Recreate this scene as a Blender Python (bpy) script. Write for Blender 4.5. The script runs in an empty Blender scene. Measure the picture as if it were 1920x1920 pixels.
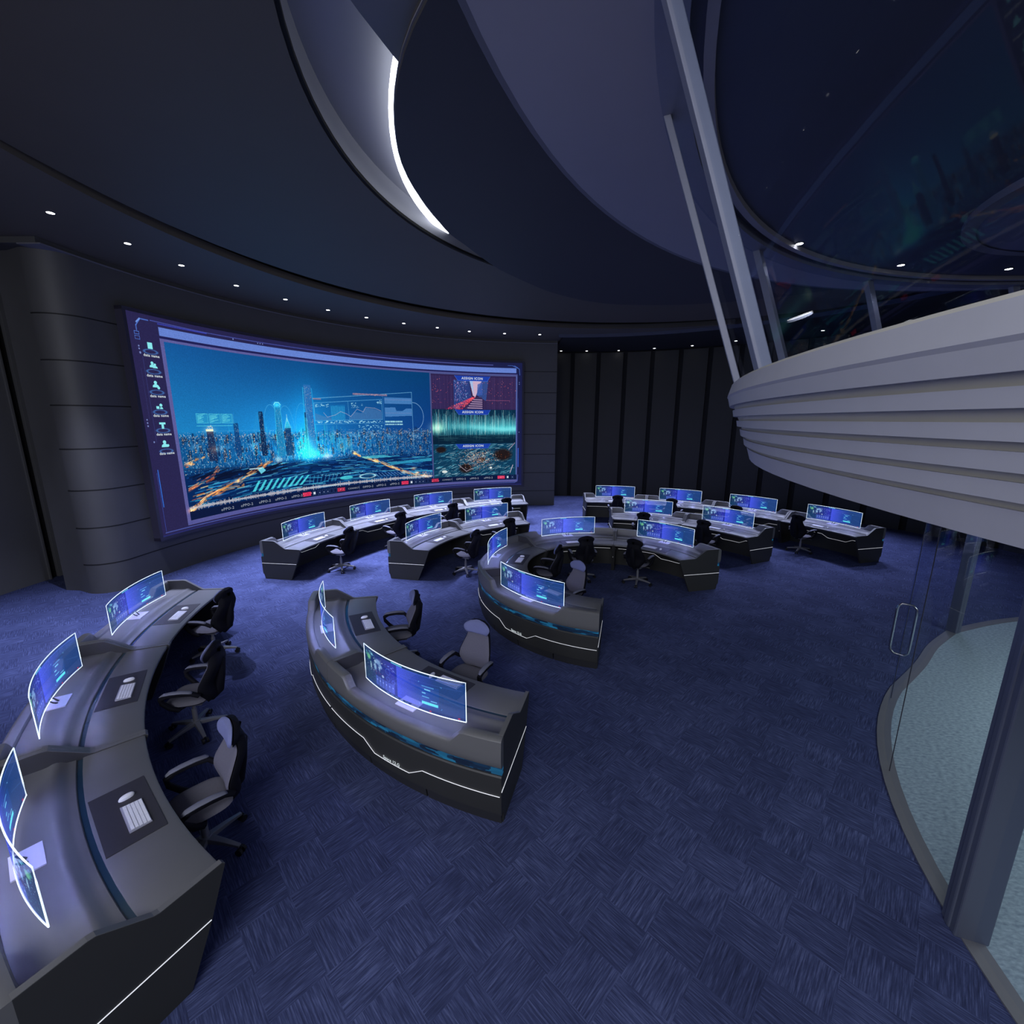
import bpy, math, random
import numpy as np
from mathutils import Vector, Matrix
PI=math.pi; R_=math.radians; sin=math.sin; cos=math.cos
rnd=random.Random(7)
sc=bpy.context.scene
COL=sc.collection
# ------------------------------------------------------------------ render look
sc.view_settings.view_transform='Standard'; sc.view_settings.look='None'
sc.view_settings.exposure=0.0; sc.view_settings.gamma=1.0; sc.view_settings.use_curve_mapping=False

# ------------------------------------------------------------------ materials
def lin(c):
    c=[x/255.0 for x in c]
    return tuple((x/12.92 if x<=0.04045 else ((x+0.055)/1.055)**2.4) for x in c)
def mat(name,col,rough=.6,metal=0.0,noise=0.0,scale=30.0,spec=.5,emit=None,es=0.0,bump=0.0):
    m=bpy.data.materials.new(name); m.use_nodes=True
    nt=m.node_tree; b=nt.nodes['Principled BSDF']
    b.inputs['Base Color'].default_value=(*col,1); b.inputs['Roughness'].default_value=rough
    b.inputs['Metallic'].default_value=metal; b.inputs['Specular IOR Level'].default_value=spec
    if noise>0 or bump>0:
        tc=nt.nodes.new('ShaderNodeTexCoord'); n=nt.nodes.new('ShaderNodeTexNoise')
        n.inputs['Scale'].default_value=scale; n.inputs['Detail'].default_value=3
        nt.links.new(tc.outputs['Object'],n.inputs['Vector'])
        if noise>0:
            mx=nt.nodes.new('ShaderNodeMix'); mx.data_type='RGBA'
            mx.inputs[6].default_value=(*[c*(1-noise) for c in col],1); mx.inputs[7].default_value=(*[min(1,c*(1+noise)) for c in col],1)
            nt.links.new(n.outputs['Fac'],mx.inputs[0]); nt.links.new(mx.outputs[2],b.inputs['Base Color'])
        if bump>0:
            bp=nt.nodes.new('ShaderNodeBump'); bp.inputs['Strength'].default_value=bump; bp.inputs['Distance'].default_value=.01
            nt.links.new(n.outputs['Fac'],bp.inputs['Height']); nt.links.new(bp.outputs['Normal'],b.inputs['Normal'])
    if emit is not None:
        b.inputs['Emission Color'].default_value=(*emit,1); b.inputs['Emission Strength'].default_value=es
    return m
M={}
M['wall']=mat('dark_wall_panel',(.078,.077,.080),.55,noise=.08,scale=3)
M['seam']=mat('wall_joint',(.004,.004,.005),.7)
M['slat']=mat('dark_slatted_wall',(.021,.021,.019),.6,noise=.1,scale=2)
M['groove']=mat('slat_groove',(.004,.004,.004),.8)
M['trimlight']=mat('pale_trim_edge',(.16,.16,.19),.5)
M['soffit']=mat('ceiling_soffit',(.115,.098,.074),.6,noise=.05,scale=2)
M['recess']=mat('ceiling_recess_black',(.003,.003,.003),.9)
M['disc']=mat('ceiling_disc_grey',(.10,.083,.060),.6,noise=.05,scale=2)
M['navy']=mat('ceiling_disc_navy',(.036,.034,.036),.6,noise=.05,scale=2)
M['canopy']=mat('canopy_underside',(.36,.34,.37),.55,noise=.04,scale=2)
M['canopy_in']=mat('pod_ceiling_navy',(.07,.08,.13),.55,noise=.04,scale=2)
M['cove']=mat('cove_grey',(.30,.31,.36),.6)
M['hull']=mat('hull_board_paint',(.41,.41,.45),.6,noise=.05,scale=6)
M['hullcore']=mat('hull_recess_paint',(.50,.48,.42),.65,noise=.05,scale=6)
M['mullion']=mat('mullion_metal',(.22,.23,.30),.45,metal=.1,noise=.06,scale=12)
M['post']=mat('post_metal',(.14,.16,.22),.4,metal=.4)
M['threshold']=mat('threshold_strip',(.17,.17,.185),.5,noise=.06,scale=8)
M['desk']=mat('console_top_laminate',(.15,.15,.152),.42,noise=.04,scale=5)
M['deskside']=mat('console_side_laminate',(.038,.038,.036),.5,noise=.06,scale=5)
M['toe']=mat('console_plinth_black',(.030,.030,.032),.5)
M['modesty']=mat('modesty_panel_dark',(.040,.040,.038),.55)
M['gap']=mat('desk_channel_glass',(.02,.05,.08),.15,spec=.8)
M['lightline']=mat('white_light_strip',(.8,.8,.8),.4,emit=(.90,.92,1),es=.75)
M['deskmat']=mat('desk_mat_leather',(.040,.038,.043),.6,noise=.05,scale=40)
M['kb']=mat('keyboard_aluminium',(.42,.42,.48),.4)
M['key']=mat('keyboard_keys_white',(.97,.97,1.0),.4)
M['mouse']=mat('mouse_white',(.95,.95,.97),.3)
M['stand']=mat('stand_satin_metal',(.72,.70,.82),.35,metal=.2)
M['neck']=mat('stand_neck_dark',(.06,.06,.08),.4,metal=.3)
M['mframe']=mat('monitor_edge_light',(.8,.8,.8),.4,emit=(.76,.90,1),es=1.0)
M['ch_shell']=mat('chair_shell_black',(.0045,.0045,.009),.75,spec=.2)
M['ch_pad']=mat('chair_fabric_grey',(.13,.125,.155),.85,noise=.1,scale=60,bump=.15)
M['ch_head']=mat('chair_headrest_fabric',(.17,.19,.36),.85,noise=.08,scale=60)
M['ch_arm']=mat('chair_arm_pad',(.16,.165,.215),.7)
M['ch_metal']=mat('chair_base_metal',(.27,.27,.30),.4,metal=.5)
M['ch_black']=mat('chair_caster_black',(.006,.006,.008),.5)
M['sframe']=mat('screen_frame',(.045,.042,.07),.4)
M['lamp']=mat('downlight_lens',(1,1,1),.5,emit=(1,1,1),es=9)
M['lampring']=mat('downlight_ring',(.08,.08,.09),.5)
M['stripwhite']=mat('cove_strip_light',(1,1,1),.5,emit=(.9,.93,1),es=3.0)
M['steel']=mat('handle_steel',(.5,.5,.52),.22,metal=1)
M['stext']=mat('screen_lettering',(0,0,0),.5,emit=(.85,.95,1),es=.8)
M['stextc']=mat('screen_icon_cyan',(0,0,0),.5,emit=(.25,.80,.85),es=1.0)
M['stextd']=mat('screen_ticker_grey',(0,0,0),.5,emit=(.45,.50,.60),es=.8)

M['sideboard']=mat('side_wall_board',(.13,.13,.135),.55,noise=.05,scale=3)
def glass(name,tint,refl=.06,tr=.9):
    m=bpy.data.materials.new(name); m.use_nodes=True; nt=m.node_tree; nt.nodes.clear()
    o=nt.nodes.new('ShaderNodeOutputMaterial'); t=nt.nodes.new('ShaderNodeBsdfTransparent'); g=nt.nodes.new('ShaderNodeBsdfGlossy')
    t.inputs[0].default_value=(*[c*tr for c in tint],1); g.inputs['Roughness'].default_value=.02; g.inputs['Color'].default_value=(1,1,1,1)
    f=nt.nodes.new('ShaderNodeFresnel'); f.inputs[0].default_value=1.10
    mul=nt.nodes.new('ShaderNodeMath'); mul.operation='MULTIPLY_ADD'; mul.inputs[1].default_value=.05; mul.inputs[2].default_value=refl
    mx=nt.nodes.new('ShaderNodeMixShader'); L=nt.links.new
    L(f.outputs[0],mul.inputs[0]); L(mul.outputs[0],mx.inputs[0]); L(t.outputs[0],mx.inputs[1]); L(g.outputs[0],mx.inputs[2]); L(mx.outputs[0],o.inputs[0])
    return m
M['glass']=glass('pod_glass',(.86,.90,.96),.020,.97)
M['glass2']=glass('entrance_glass',(.94,.96,1),.012,.99)
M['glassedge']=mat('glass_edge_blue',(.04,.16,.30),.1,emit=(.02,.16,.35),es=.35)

def emis_vc(name,attr,strength,transp=0.0):
    m=bpy.data.materials.new(name); m.use_nodes=True; nt=m.node_tree; nt.nodes.clear()
    o=nt.nodes.new('ShaderNodeOutputMaterial'); a=nt.nodes.new('ShaderNodeAttribute'); a.attribute_name=attr
    e=nt.nodes.new('ShaderNodeEmission'); e.inputs['Strength'].default_value=strength; L=nt.links.new
    L(a.outputs['Color'],e.inputs['Color'])
    if transp>0:
        t=nt.nodes.new('ShaderNodeBsdfTransparent'); ad=nt.nodes.new('ShaderNodeAddShader'); t.inputs[0].default_value=(transp,transp,transp,1)
        L(e.outputs[0],ad.inputs[0]); L(t.outputs[0],ad.inputs[1]); L(ad.outputs[0],o.inputs[0])
    else: L(e.outputs[0],o.inputs[0])
    m.cycles.emission_sampling='NONE'
    return m

# carpet: 0.35 m tiles laid at 45 degrees, threads turning by 90 degrees from tile to tile
def carpet():
    m=bpy.data.materials.new('carpet_tiles'); m.use_nodes=True; nt=m.node_tree; N=nt.nodes.new; L=nt.links.new
    b=nt.nodes['Principled BSDF']; b.inputs['Roughness'].default_value=.95; b.inputs['Specular IOR Level'].default_value=.1
    tc=N('ShaderNodeTexCoord'); mp=N('ShaderNodeMapping'); mp.inputs['Rotation'].default_value=(0,0,R_(45))
    L(tc.outputs['Object'],mp.inputs['Vector'])
    ck=N('ShaderNodeTexChecker'); ck.inputs['Scale'].default_value=1/.35; ck.inputs['Color1'].default_value=(0,0,0,1); ck.inputs['Color2'].default_value=(1,1,1,1)
    off=N('ShaderNodeMapping'); off.inputs['Location'].default_value=(.001,.002,.05); L(mp.outputs[0],off.inputs[0]); L(off.outputs[0],ck.inputs['Vector'])
    outs=[]
    for s in ((5,95,1),(95,5,1)):
        q=N('ShaderNodeMapping'); q.inputs['Scale'].default_value=s; L(mp.outputs[0],q.inputs[0])
        n=N('ShaderNodeTexNoise'); n.inputs['Scale'].default_value=1.0; n.inputs['Detail'].default_value=4; n.inputs['Roughness'].default_value=.65
        L(q.outputs[0],n.inputs['Vector']); outs.append(n.outputs['Fac'])
    mx=N('ShaderNodeMix'); mx.data_type='FLOAT'; L(ck.outputs['Fac'],mx.inputs[0]); L(outs[0],mx.inputs[2]); L(outs[1],mx.inputs[3])
    # each tile its own tone
    sn=N('ShaderNodeVectorMath'); sn.operation='SNAP'; sn.inputs[1].default_value=(.35,.35,10); L(off.outputs[0],sn.inputs[0])
    wn=N('ShaderNodeTexWhiteNoise'); L(sn.outputs[0],wn.inputs['Vector'])
    big=N('ShaderNodeTexNoise'); big.inputs['Scale'].default_value=1.6; L(tc.outputs['Object'],big.inputs['Vector'])
    a1=N('ShaderNodeMath'); a1.operation='MULTIPLY_ADD'; a1.inputs[1].default_value=.06; L(wn.outputs['Value'],a1.inputs[0]); L(mx.outputs[0],a1.inputs[2])
    a2=N('ShaderNodeMath'); a2.operation='MULTIPLY_ADD'; a2.inputs[1].default_value=.16; a2.inputs[2].default_value=0; L(big.outputs['Fac'],a2.inputs[0])
    a3=N('ShaderNodeMath'); a3.operation='ADD'; L(a1.outputs[0],a3.inputs[0]); L(a2.outputs[0],a3.inputs[1])
    cr=N('ShaderNodeValToRGB'); e=cr.color_ramp.elements
    e[0].position=.38; e[0].color=(.026,.031,.075,1); e[1].position=.86; e[1].color=(.14,.168,.345,1)
    mid=cr.color_ramp.elements.new(.61); mid.color=(.053,.066,.156,1)
    L(a3.outputs[0],cr.inputs[0]); L(cr.outputs[0],b.inputs['Base Color'])
    return m
M['carpet']=carpet()
def lobby_carpet():
    m=bpy.data.materials.new('pale_mottled_carpet'); m.use_nodes=True; nt=m.node_tree; N=nt.nodes.new; L=nt.links.new
    b=nt.nodes['Principled BSDF']; b.inputs['Roughness'].default_value=.95
    tc=N('ShaderNodeTexCoord'); q=N('ShaderNodeMapping'); q.inputs['Scale'].default_value=(16,34,1); q.inputs['Rotation'].default_value=(0,0,.3); L(tc.outputs['Object'],q.inputs[0])
    n=N('ShaderNodeTexNoise'); n.inputs['Scale'].default_value=1.3; n.inputs['Detail'].default_value=5; L(q.outputs[0],n.inputs[0])
    cr=N('ShaderNodeValToRGB'); e=cr.color_ramp.elements; e[0].position=.3; e[0].color=(.22,.29,.34,1); e[1].position=.7; e[1].color=(.42,.52,.56,1)
    L(n.outputs['Fac'],cr.inputs[0]); L(cr.outputs[0],b.inputs['Base Color']); return m
M['lobby']=lobby_carpet()
def band_mat():
    m=bpy.data.materials.new('blue_glass_band'); m.use_nodes=True; nt=m.node_tree; N=nt.nodes.new; L=nt.links.new
    b=nt.nodes['Principled BSDF']; b.inputs['Roughness'].default_value=.12; b.inputs['Base Color'].default_value=(.01,.02,.04,1)
    tc=N('ShaderNodeTexCoord'); q=N('ShaderNodeMapping'); q.inputs['Scale'].default_value=(5,5,30); L(tc.outputs['Object'],q.inputs[0])
    n=N('ShaderNodeTexVoronoi'); n.inputs['Scale'].default_value=1.2; n.distance='CHEBYCHEV'; L(q.outputs[0],n.inputs['Vector'])
    sp=N('ShaderNodeSeparateColor'); L(n.outputs['Color'],sp.inputs[0])
    cr=N('ShaderNodeValToRGB'); e=cr.color_ramp.elements; e[0].position=.2; e[0].color=(.002,.004,.010,1); e[1].position=.95; e[1].color=(.008,.10,.20,1)
    x=cr.color_ramp.elements.new(.55); x.color=(.004,.030,.075,1)
    L(sp.outputs[0],cr.inputs[0]); L(cr.outputs[0],b.inputs['Emission Color']); b.inputs['Emission Strength'].default_value=1.0
    return m
M['band']=band_mat()

# ------------------------------------------------------------------ mesh helpers
class MB:
    def __init__(s): s.v=[]; s.f=[]
    def add(s,v,f):
        o=len(s.v); s.v+= [tuple(p) for p in v]; s.f+=[tuple(i+o for i in q) for q in f]; return s
    def box(s,c,d,rz=0.0,M4=None):
        v=[]
        for x in (-.5,.5):
            for y in (-.5,.5):
                for z in (-.5,.5):
                    X,Y,Z=x*d[0],y*d[1],z*d[2]; v.append((c[0]+X*cos(rz)-Y*sin(rz),c[1]+X*sin(rz)+Y*cos(rz),c[2]+Z))
        return s.add(v,[(0,1,3,2),(4,6,7,5),(0,4,5,1),(2,3,7,6),(0,2,6,4),(1,5,7,3)])
    def prism(s,poly,fn,t0,t1,n=1):
        """closed polygon poly swept: fn(p,t) gives the 3-D point"""
        k=len(poly); v=[]; f=[]
        for i in range(n+1):
            t=t0+(t1-t0)*i/n; v+=[fn(p,t) for p in poly]
        for i in range(n):
            for j in range(k):
                a=i*k+j; b=i*k+(j+1)%k; f.append((a,b,b+k,a+k))
        f.append(tuple(reversed(range(k)))); f.append(tuple(n*k+j for j in range(k)))
        return s.add(v,f)
    def tube(s,pts,r,n=8,caps=True,up=(0,0,1)):
        pts=[Vector(p) for p in pts]; v=[]; f=[]; rr=r if isinstance(r,(list,tuple)) else [r]*len(pts)
        up=Vector(up)
        for i,p in enumerate(pts):
            d=(pts[min(i+1,len(pts)-1)]-pts[max(i-1,0)]).normalized()
            a=d.cross(up)
            if a.length<1e-3: a=d.cross(Vector((1,0,0)))
            a.normalize(); b=a.cross(d)
            for k in range(n):
                t=2*PI*k/n; v.append(p+a*cos(t)*rr[i]+b*sin(t)*rr[i])
        for i in range(len(pts)-1):
            for k in range(n):
                f.append((i*n+k,i*n+(k+1)%n,(i+1)*n+(k+1)%n,(i+1)*n+k))
        if caps: f.append(tuple(reversed(range(n)))); f.append(tuple((len(pts)-1)*n+k for k in range(n)))
        return s.add(v,f)
    def loft(s,rings,closed=True):
        n=len(rings[0]); v=[p for r in rings for p in r]; f=[]
        for i in range(len(rings)-1):
            for k in range(n):
                f.append((i*n+k,i*n+(k+1)%n,(i+1)*n+(k+1)%n,(i+1)*n+k))
        if closed: f.append(tuple(reversed(range(n)))); f.append(tuple((len(rings)-1)*n+k for k in range(n)))
        return s.add(v,f)
    def mesh(s,name,mtl,smooth=None):
        me=bpy.data.meshes.new(name); me.from_pydata(s.v,[],s.f); me.validate()
        import bmesh
        bm=bmesh.new(); bm.from_mesh(me); bmesh.ops.recalc_face_normals(bm,faces=bm.faces)
        if smooth:
            for f in bm.faces: f.smooth=True
            lim=R_(smooth)
            for e in bm.edges:
                if len(e.link_faces)==2 and e.calc_face_angle(0)>lim: e.smooth=False
        bm.to_mesh(me); bm.free()
        me.materials.append(mtl); return me
    def build(s,name,mtl,parent=None,smooth=None,bevel=0):
        o=bpy.data.objects.new(name,s.mesh(name,mtl,smooth)); COL.objects.link(o)
        if parent is not None: o.parent=parent
        if bevel:
            b=o.modifiers.new('bevel','BEVEL'); b.width=bevel; b.segments=2; b.limit_method='ANGLE'; b.angle_limit=R_(35)
        return o
def link(name,me,parent=None):
    o=bpy.data.objects.new(name,me); COL.objects.link(o)
    if parent is not None: o.parent=parent
    return o
def tag(o,label=None,cat=None,group=None,kind=None):
    if label: o['label']=label
    if cat: o['category']=cat
    if group: o['group']=group
    if kind: o['kind']=kind
    return o
def thing(name,label,cat,loc=(0,0,0),rz=0.0,group=None):
    o=bpy.data.objects.new(name,None); COL.objects.link(o); o.location=loc; o.rotation_euler=(0,0,rz); o.empty_display_size=.1
    return tag(o,label,cat,group)
def struct(o): o['kind']='structure'; return o
def dup(src,loc=None,rz=None,label=None,group=None,mats=None):
    r=src.copy(); COL.objects.link(r)
    if loc is not None: r.location=loc
    if rz is not None: r.rotation_euler=(0,0,rz)
    if label: r['label']=label
    if group: r['group']=group
    def rec(a,b):
        for ch in list(a.children):
            c=ch.copy(); COL.objects.link(c); c.parent=b; rec(ch,c)
    rec(src,r); return r
def polar(c,th,r,z=0): return (c[0]-sin(th)*r,c[1]+cos(th)*r,z)

C=(2.0,8.35); CP=(9.0,.75); S=1.18
# ------------------------------------------------------------------ camera
cam=bpy.data.cameras.new('camera'); co=bpy.data.objects.new('camera',cam); COL.objects.link(co)
cam.sensor_width=36; cam.lens=817.5/1920*36; cam.clip_end=200; cam.clip_start=.02
co.matrix_world=Matrix.Translation((0,0,3.098*S))@Matrix.Rotation(R_(90-11.96),4,'X')@Matrix.Rotation(.0029,4,'Z')
sc.camera=co

# ------------------------------------------------------------------ floor, walls
fl=MB(); n=96
fl.add([(C[0]+14*cos(2*PI*i/n),C[1]+18*sin(2*PI*i/n) if sin(2*PI*i/n)<0 else C[1]+14*sin(2*PI*i/n),0) for i in range(n)]+[(C[0]+14*cos(2*PI*i/n),C[1]+18*sin(2*PI*i/n) if sin(2*PI*i/n)<0 else C[1]+14*sin(2*PI*i/n),-.1) for i in range(n)],
       [tuple(range(n)),tuple(reversed(range(n,2*n)))]+[(i,(i+1)%n,(i+1)%n+n,i+n) for i in range(n)])
struct(fl.build('floor',M['carpet']))

def pol(c): return lambda p,t: (c[0]-sin(t)*p[0],c[1]+cos(t)*p[0],p[1])
# video wall carrier: quarter ring, rounded nose at its left end
WR=10.4
def wall_plan():
    pts=[]
    for i in range(61):
        t=R_(.9+(85.4-.9)*i/60); pts.append(polar(C,t,WR)[:2])
    t0=R_(85.4); nc=polar(C,t0,WR+.5)[:2]
    for i in range(1,13):
        a=PI/2*i/12*1.15
        # start direction: towards centre; turn to the +theta side
        inw=(sin(t0),-cos(t0)); tan=(-cos(t0),-sin(t0))
        pts.append((nc[0]+.5*(inw[0]*cos(a)+tan[0]*sin(a)),nc[1]+.5*(inw[1]*cos(a)+tan[1]*sin(a))))
    pts.append(polar(C,R_(87.2),WR+1.0)[:2])
    for i in range(31):
        t=R_(87.2-(87.2-.9)*i/30); pts.append(polar(C,t,WR+1.3)[:2])
    return pts
wp=wall_plan(); k=len(wp); w=MB()
w.add([(x,y,0) for x,y in wp]+[(x,y,6.7) for x,y in wp],[(i,(i+1)%k,(i+1)%k+k,i+k) for i in range(k)]+[tuple(reversed(range(k))),tuple(range(k,2*k))])
wb=struct(w.build('wall_back',M['wall'],smooth=30))
# horizontal joints, let in as thin dark bands standing 2 mm proud
for z in (.64,1.43,2.215,3.055,3.905,4.75,5.585):
    j=MB(); front=wp[:73]; v=[];f=[]
    for i,(x,y) in enumerate(front):
        a=front[max(i-1,0)]; b=front[min(i+1,len(front)-1)]; tx,ty=b[0]-a[0],b[1]-a[1]; l=math.hypot(tx,ty); nx,ny=(ty/l,-tx/l)
        if (nx*(C[0]-x)+ny*(C[1]-y))<0 and i<60: nx,ny=-nx,-ny
        if i>=60:
            t0=R_(85.4); nc=polar(C,t0,WR+.5)[:2]; nx,ny=(x-nc[0])/.5,(y-nc[1])/.5
        v+=[(x-nx*.02,y-ny*.02,z-.012),(x+nx*.002,y+ny*.002,z-.012),(x+nx*.002,y+ny*.002,z+.012),(x-nx*.02,y-ny*.02,z+.012)]
    for i in range(len(front)-1):
        for q in range(4): f.append((4*i+q,4*i+(q+1)%4,4*i+4+(q+1)%4,4*i+4+q))
    j.add(v,f); j.build('wall_joint',M['seam'],wb)
# pale cornice line at the top of that wall
t=MB(); t.prism([(WR-.03,6.68),(WR-.03,6.70),(WR+.4,6.70),(WR+.4,6.68)],pol(C),R_(.9),R_(89),70); struct(t.build('trim_1',M['trimlight']))
t=MB(); t.prism([(WR+.05,6.70),(WR+.05,6.82),(WR+1.2,6.82),(WR+1.2,6.70)],pol(C),R_(.9),R_(89),70); struct(t.build('trim_2',M['wall']))
# outer slatted wall: boards with dark grooves between them, both flanks
def slat_wall(name,a0,a1,first,step,mm='slat'):
    bk=MB(); bk.prism([(12.86,0),(12.86,6.95),(13.2,6.95),(13.2,0)],pol(C),R_(a0),R_(a1),48); root=struct(bk.build(name,M['groove']))
    a=first
    bd=MB()
    while a>a0:
        lo=max(a-step+.42,a0); hi=a-.42
        if hi>lo:
            bd.prism([(12.78,0),(12.78,6.65),(12.87,6.65),(12.87,0)],pol(C),R_(lo),R_(hi),4)
            bd.prism([(12.74,0),(12.74,6.65),(12.79,6.65),(12.79,0)],pol(C),R_(lo),R_(lo+.16),1)
        a-=step
    bd.build('wall_board',M[mm],root,smooth=30)
slat_wall('wall_right',-100,13,12.4,5.3)
slat_wall('wall_left',78,124,117.6,5.6,'sideboard')

# ------------------------------------------------------------------ ceilings
def annulus(name,inner,outer,z0,z1,m,t0=0,t1=360,n=96,parent=None):
    """ring between two curves given as functions of angle about C"""
    b=MB(); full=abs(t1-t0)>=360; v=[];f=[]
    for i in range(n+(0 if full else 1)):
        t=R_(t0+(t1-t0)*i/n); a=inner(t); o=outer(t)
        v+=[(*a,z0),(*o,z0),(*o,z1),(*a,z1)]
    k=n if full else n+1
    for i in range(n):
        j=(i+1)%k
        for q in range(4): f.append((4*i+q,4*i+(q+1)%4,4*j+(q+1)%4,4*j+q))
    if not full: f+= [(3,2,1,0),(4*n,4*n+1,4*n+2,4*n+3)]
    b.add(v,f); return b.build(name,m,parent,smooth=30)
def circ(c,R): return lambda t:(c[0]-sin(t)*R,c[1]+cos(t)*R)
def offc(c,R):   # point of circle (c,R) met by the ray from C at angle t
    def g(t):
        d=(-sin(t),cos(t)); ex,ey=C[0]-c[0],C[1]-c[1]; b=ex*d[0]+ey*d[1]; q=ex*ex+ey*ey-R*R; s=-b+math.sqrt(b*b-q); return (C[0]+d[0]*s,C[1]+d[1]*s)
    return g
def nothing(t): return C
roof=MB(); n=72
roof.add([(C[0]+14.5*cos(2*PI*i/n),C[1]+14.5*sin(2*PI*i/n),7.6) for i in range(n)]+[(C[0]+14.5*cos(2*PI*i/n),C[1]+14.5*sin(2*PI*i/n),7.8) for i in range(n)],
  [tuple(range(n)),tuple(range(n,2*n))]+[(i,(i+1)%n,(i+1)%n+n,i+n) for i in range(n)])
struct(roof.build('ceiling',M['recess']))
struct(annulus('ceiling_soffit',offc((3.41,6.83),9.54),circ(C,11.6),6.80,6.95,M['soffit'],.5,125))
g_=offc((3.41,6.83),9.54)
struct(annulus('ceiling_soffit_return',lambda t:min(g_(t),polar(C,t,9.05)[:2],key=lambda p:math.hypot(p[0]-C[0],p[1]-C[1])),circ(C,9.1),6.80,6.95,M['soffit'],-37,.5))
struct(annulus('ceiling_outer_soffit',circ(C,9.1),circ(C,13.2),6.70,6.80,M['slat'],-110,.5))
t=MB(); t.prism([(9.06,6.69),(9.06,6.80),(9.12,6.80),(9.12,6.69)],pol(C),R_(-100),R_(1.6),60); struct(t.build('trim_3',M['canopy_in']))
struct(annulus('ceiling_side_soffit',circ(C,11.6),circ(C,13.2),6.70,6.95,M['slat'],.5,125))
# large grey ceiling disc with a round opening
HC=(3.85,5.95); HR=6.0
def ringc(name,c,R0,R1,z0,z1,m,n=120):
    b=MB(); v=[];f=[]
    for i in range(n):
        t=2*PI*i/n; v+=[(c[0][0]+cos(t)*R0,c[0][1]+sin(t)*R0,z0),(c[1][0]+cos(t)*R1,c[1][1]+sin(t)*R1,z0),(c[1][0]+cos(t)*R1,c[1][1]+sin(t)*R1,z1),(c[0][0]+cos(t)*R0,c[0][1]+sin(t)*R0,z1)]
    for i in range(n):
        j=(i+1)%n
        for q in range(4): f.append((4*i+q,4*i+(q+1)%4,4*j+(q+1)%4,4*j+q))
    b.add(v,f); return b.build(name,m,None,smooth=30)
struct(ringc('ceiling_ring',(HC,(3.49,6.16)),HR,9.53,6.86,7.0,M['disc']))
struct(ringc('ceiling_ring_lip',(HC,HC),HR-.04,HR,6.87,6.915,M['recess'])); struct(ringc('ceiling_cove_side',(HC,HC),HR-.02,HR+.02,6.915,7.26,M['cove']))
struct(ringc('ceiling_cove',((4.1,7.0),HC),.01,6.6,7.26,7.35,M['cove']))
cl=ringc('cove_light',((4.1,7.3),(4.1,7.3)),5.62,5.72,7.08,7.13,M['stripwhite']); tag(cl,'bright white curved strip light glowing in the ceiling cove beside the navy disc','ceiling light')
def disc(name,c,R,z0,z1,m,parent=None,R1=None):
    b=MB(); n=120; R1=R1 or R
    b.add([(c[0]+cos(2*PI*i/n)*R,c[1]+sin(2*PI*i/n)*R,z0) for i in range(n)]+[(c[0]+cos(2*PI*i/n)*R1,c[1]+sin(2*PI*i/n)*R1,z1) for i in range(n)],
      [tuple(range(n)),tuple(reversed(range(n,2*n)))]+[(i,(i+1)%n,(i+1)%n+n,i+n) for i in range(n)])
    return b.build(name,m,parent,smooth=30)
nd=thing('ceiling_disc','dark navy round disc hung below the grey ceiling ring','ceiling panel',(3.89,7.08,6.5))
OUT=[(-1.07,7.25),(-.76,8.11),(-.38,8.99),(-.01,9.61),(.91,10.80),(1.97,11.58),(3.01,11.86),(4.66,11.76),(6.6,10.9),(8.2,9.2),(8.9,6.8),(8.4,4.2),(6.6,2.3),(4.0,1.5),(1.2,2.1),(-.6,3.7),(-1.25,5.5)]
def closed(P,n=8):
    o=[]
    for i in range(len(P)):
        p0,p1,p2,p3=[P[(i+k)%len(P)] for k in (-1,0,1,2)]
        for k in range(n):
            t=k/n; o.append(tuple(.5*((2*p1[q])+(-p0[q]+p2[q])*t+(2*p0[q]-5*p1[q]+4*p2[q]-p3[q])*t*t+(-p0[q]+3*p1[q]-3*p2[q]+p3[q])*t**3) for q in (0,1)))
    return o
def blob(P,k,z0,z1,name,m):
    P=[((x-3.89)*k,(y-7.08)*k) for x,y in P]; n=len(P); b=MB(); b.add([(x,y,z0) for x,y in P]+[(x,y,z1) for x,y in P],[tuple(range(n)),tuple(reversed(range(n,2*n)))]+[(i,(i+1)%n,(i+1)%n+n,i+n) for i in range(n)]); return b.build(name,m,nd,smooth=30)
NO=closed(OUT); blob(NO,1,0,.10,'disc_body',M['navy']); blob(NO,1.0025,.03,.04,'disc_rim',M['trimlight'])

# ------------------------------------------------------------------ downlights
dl0=thing('ceiling_downlight','','ceiling light')
b=MB(); nn=20
b.loft([[(cos(2*PI*i/nn)*r,sin(2*PI*i/nn)*r,z) for i in range(nn)] for r,z in ((.050,-.006),(.062,-.004),(.064,.01))],closed=False); b.build('ring',M['lampring'],dl0,smooth=30)
b=MB(); b.loft([[(cos(2*PI*i/nn)*r,sin(2*PI*i/nn)*r,z) for i in range(nn)] for r,z in ((.050,-.0065),(.050,.008))]); b.build('lens',M['lamp'],dl0)
first=[True]
def spot(name,loc,power,col,angle=110,blend=.8,tilt=9):
    l=bpy.data.lights.new(name,'SPOT'); l.energy=power; l.color=col; l.spot_size=R_(angle); l.spot_blend=blend; l.shadow_soft_size=.04
    o=bpy.data.objects.new(name,l); COL.objects.link(o); o.location=loc
    d=Vector((C[0]-loc[0],C[1]-loc[1],0)).normalized()*math.tan(R_(tilt))+Vector((0,0,-1)); o.rotation_euler=d.to_track_quat('-Z','Y').to_euler(); return o
def downlight(x,y,z,label,group,power,col,angle=110,tilt=9):
    if first[0]: o=dl0; o.location=(x,y,z); o['label']=label; o['group']=group; first[0]=False
    else: o=dup(dl0,(x,y,z),0,label,group)
    if power>0: spot('downlight_lamp',(x,y,z-.03),power,col,angle,.8,tilt)
ords=['first','second','third','fourth','fifth','sixth','seventh','eighth','ninth','tenth','eleventh']
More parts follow.
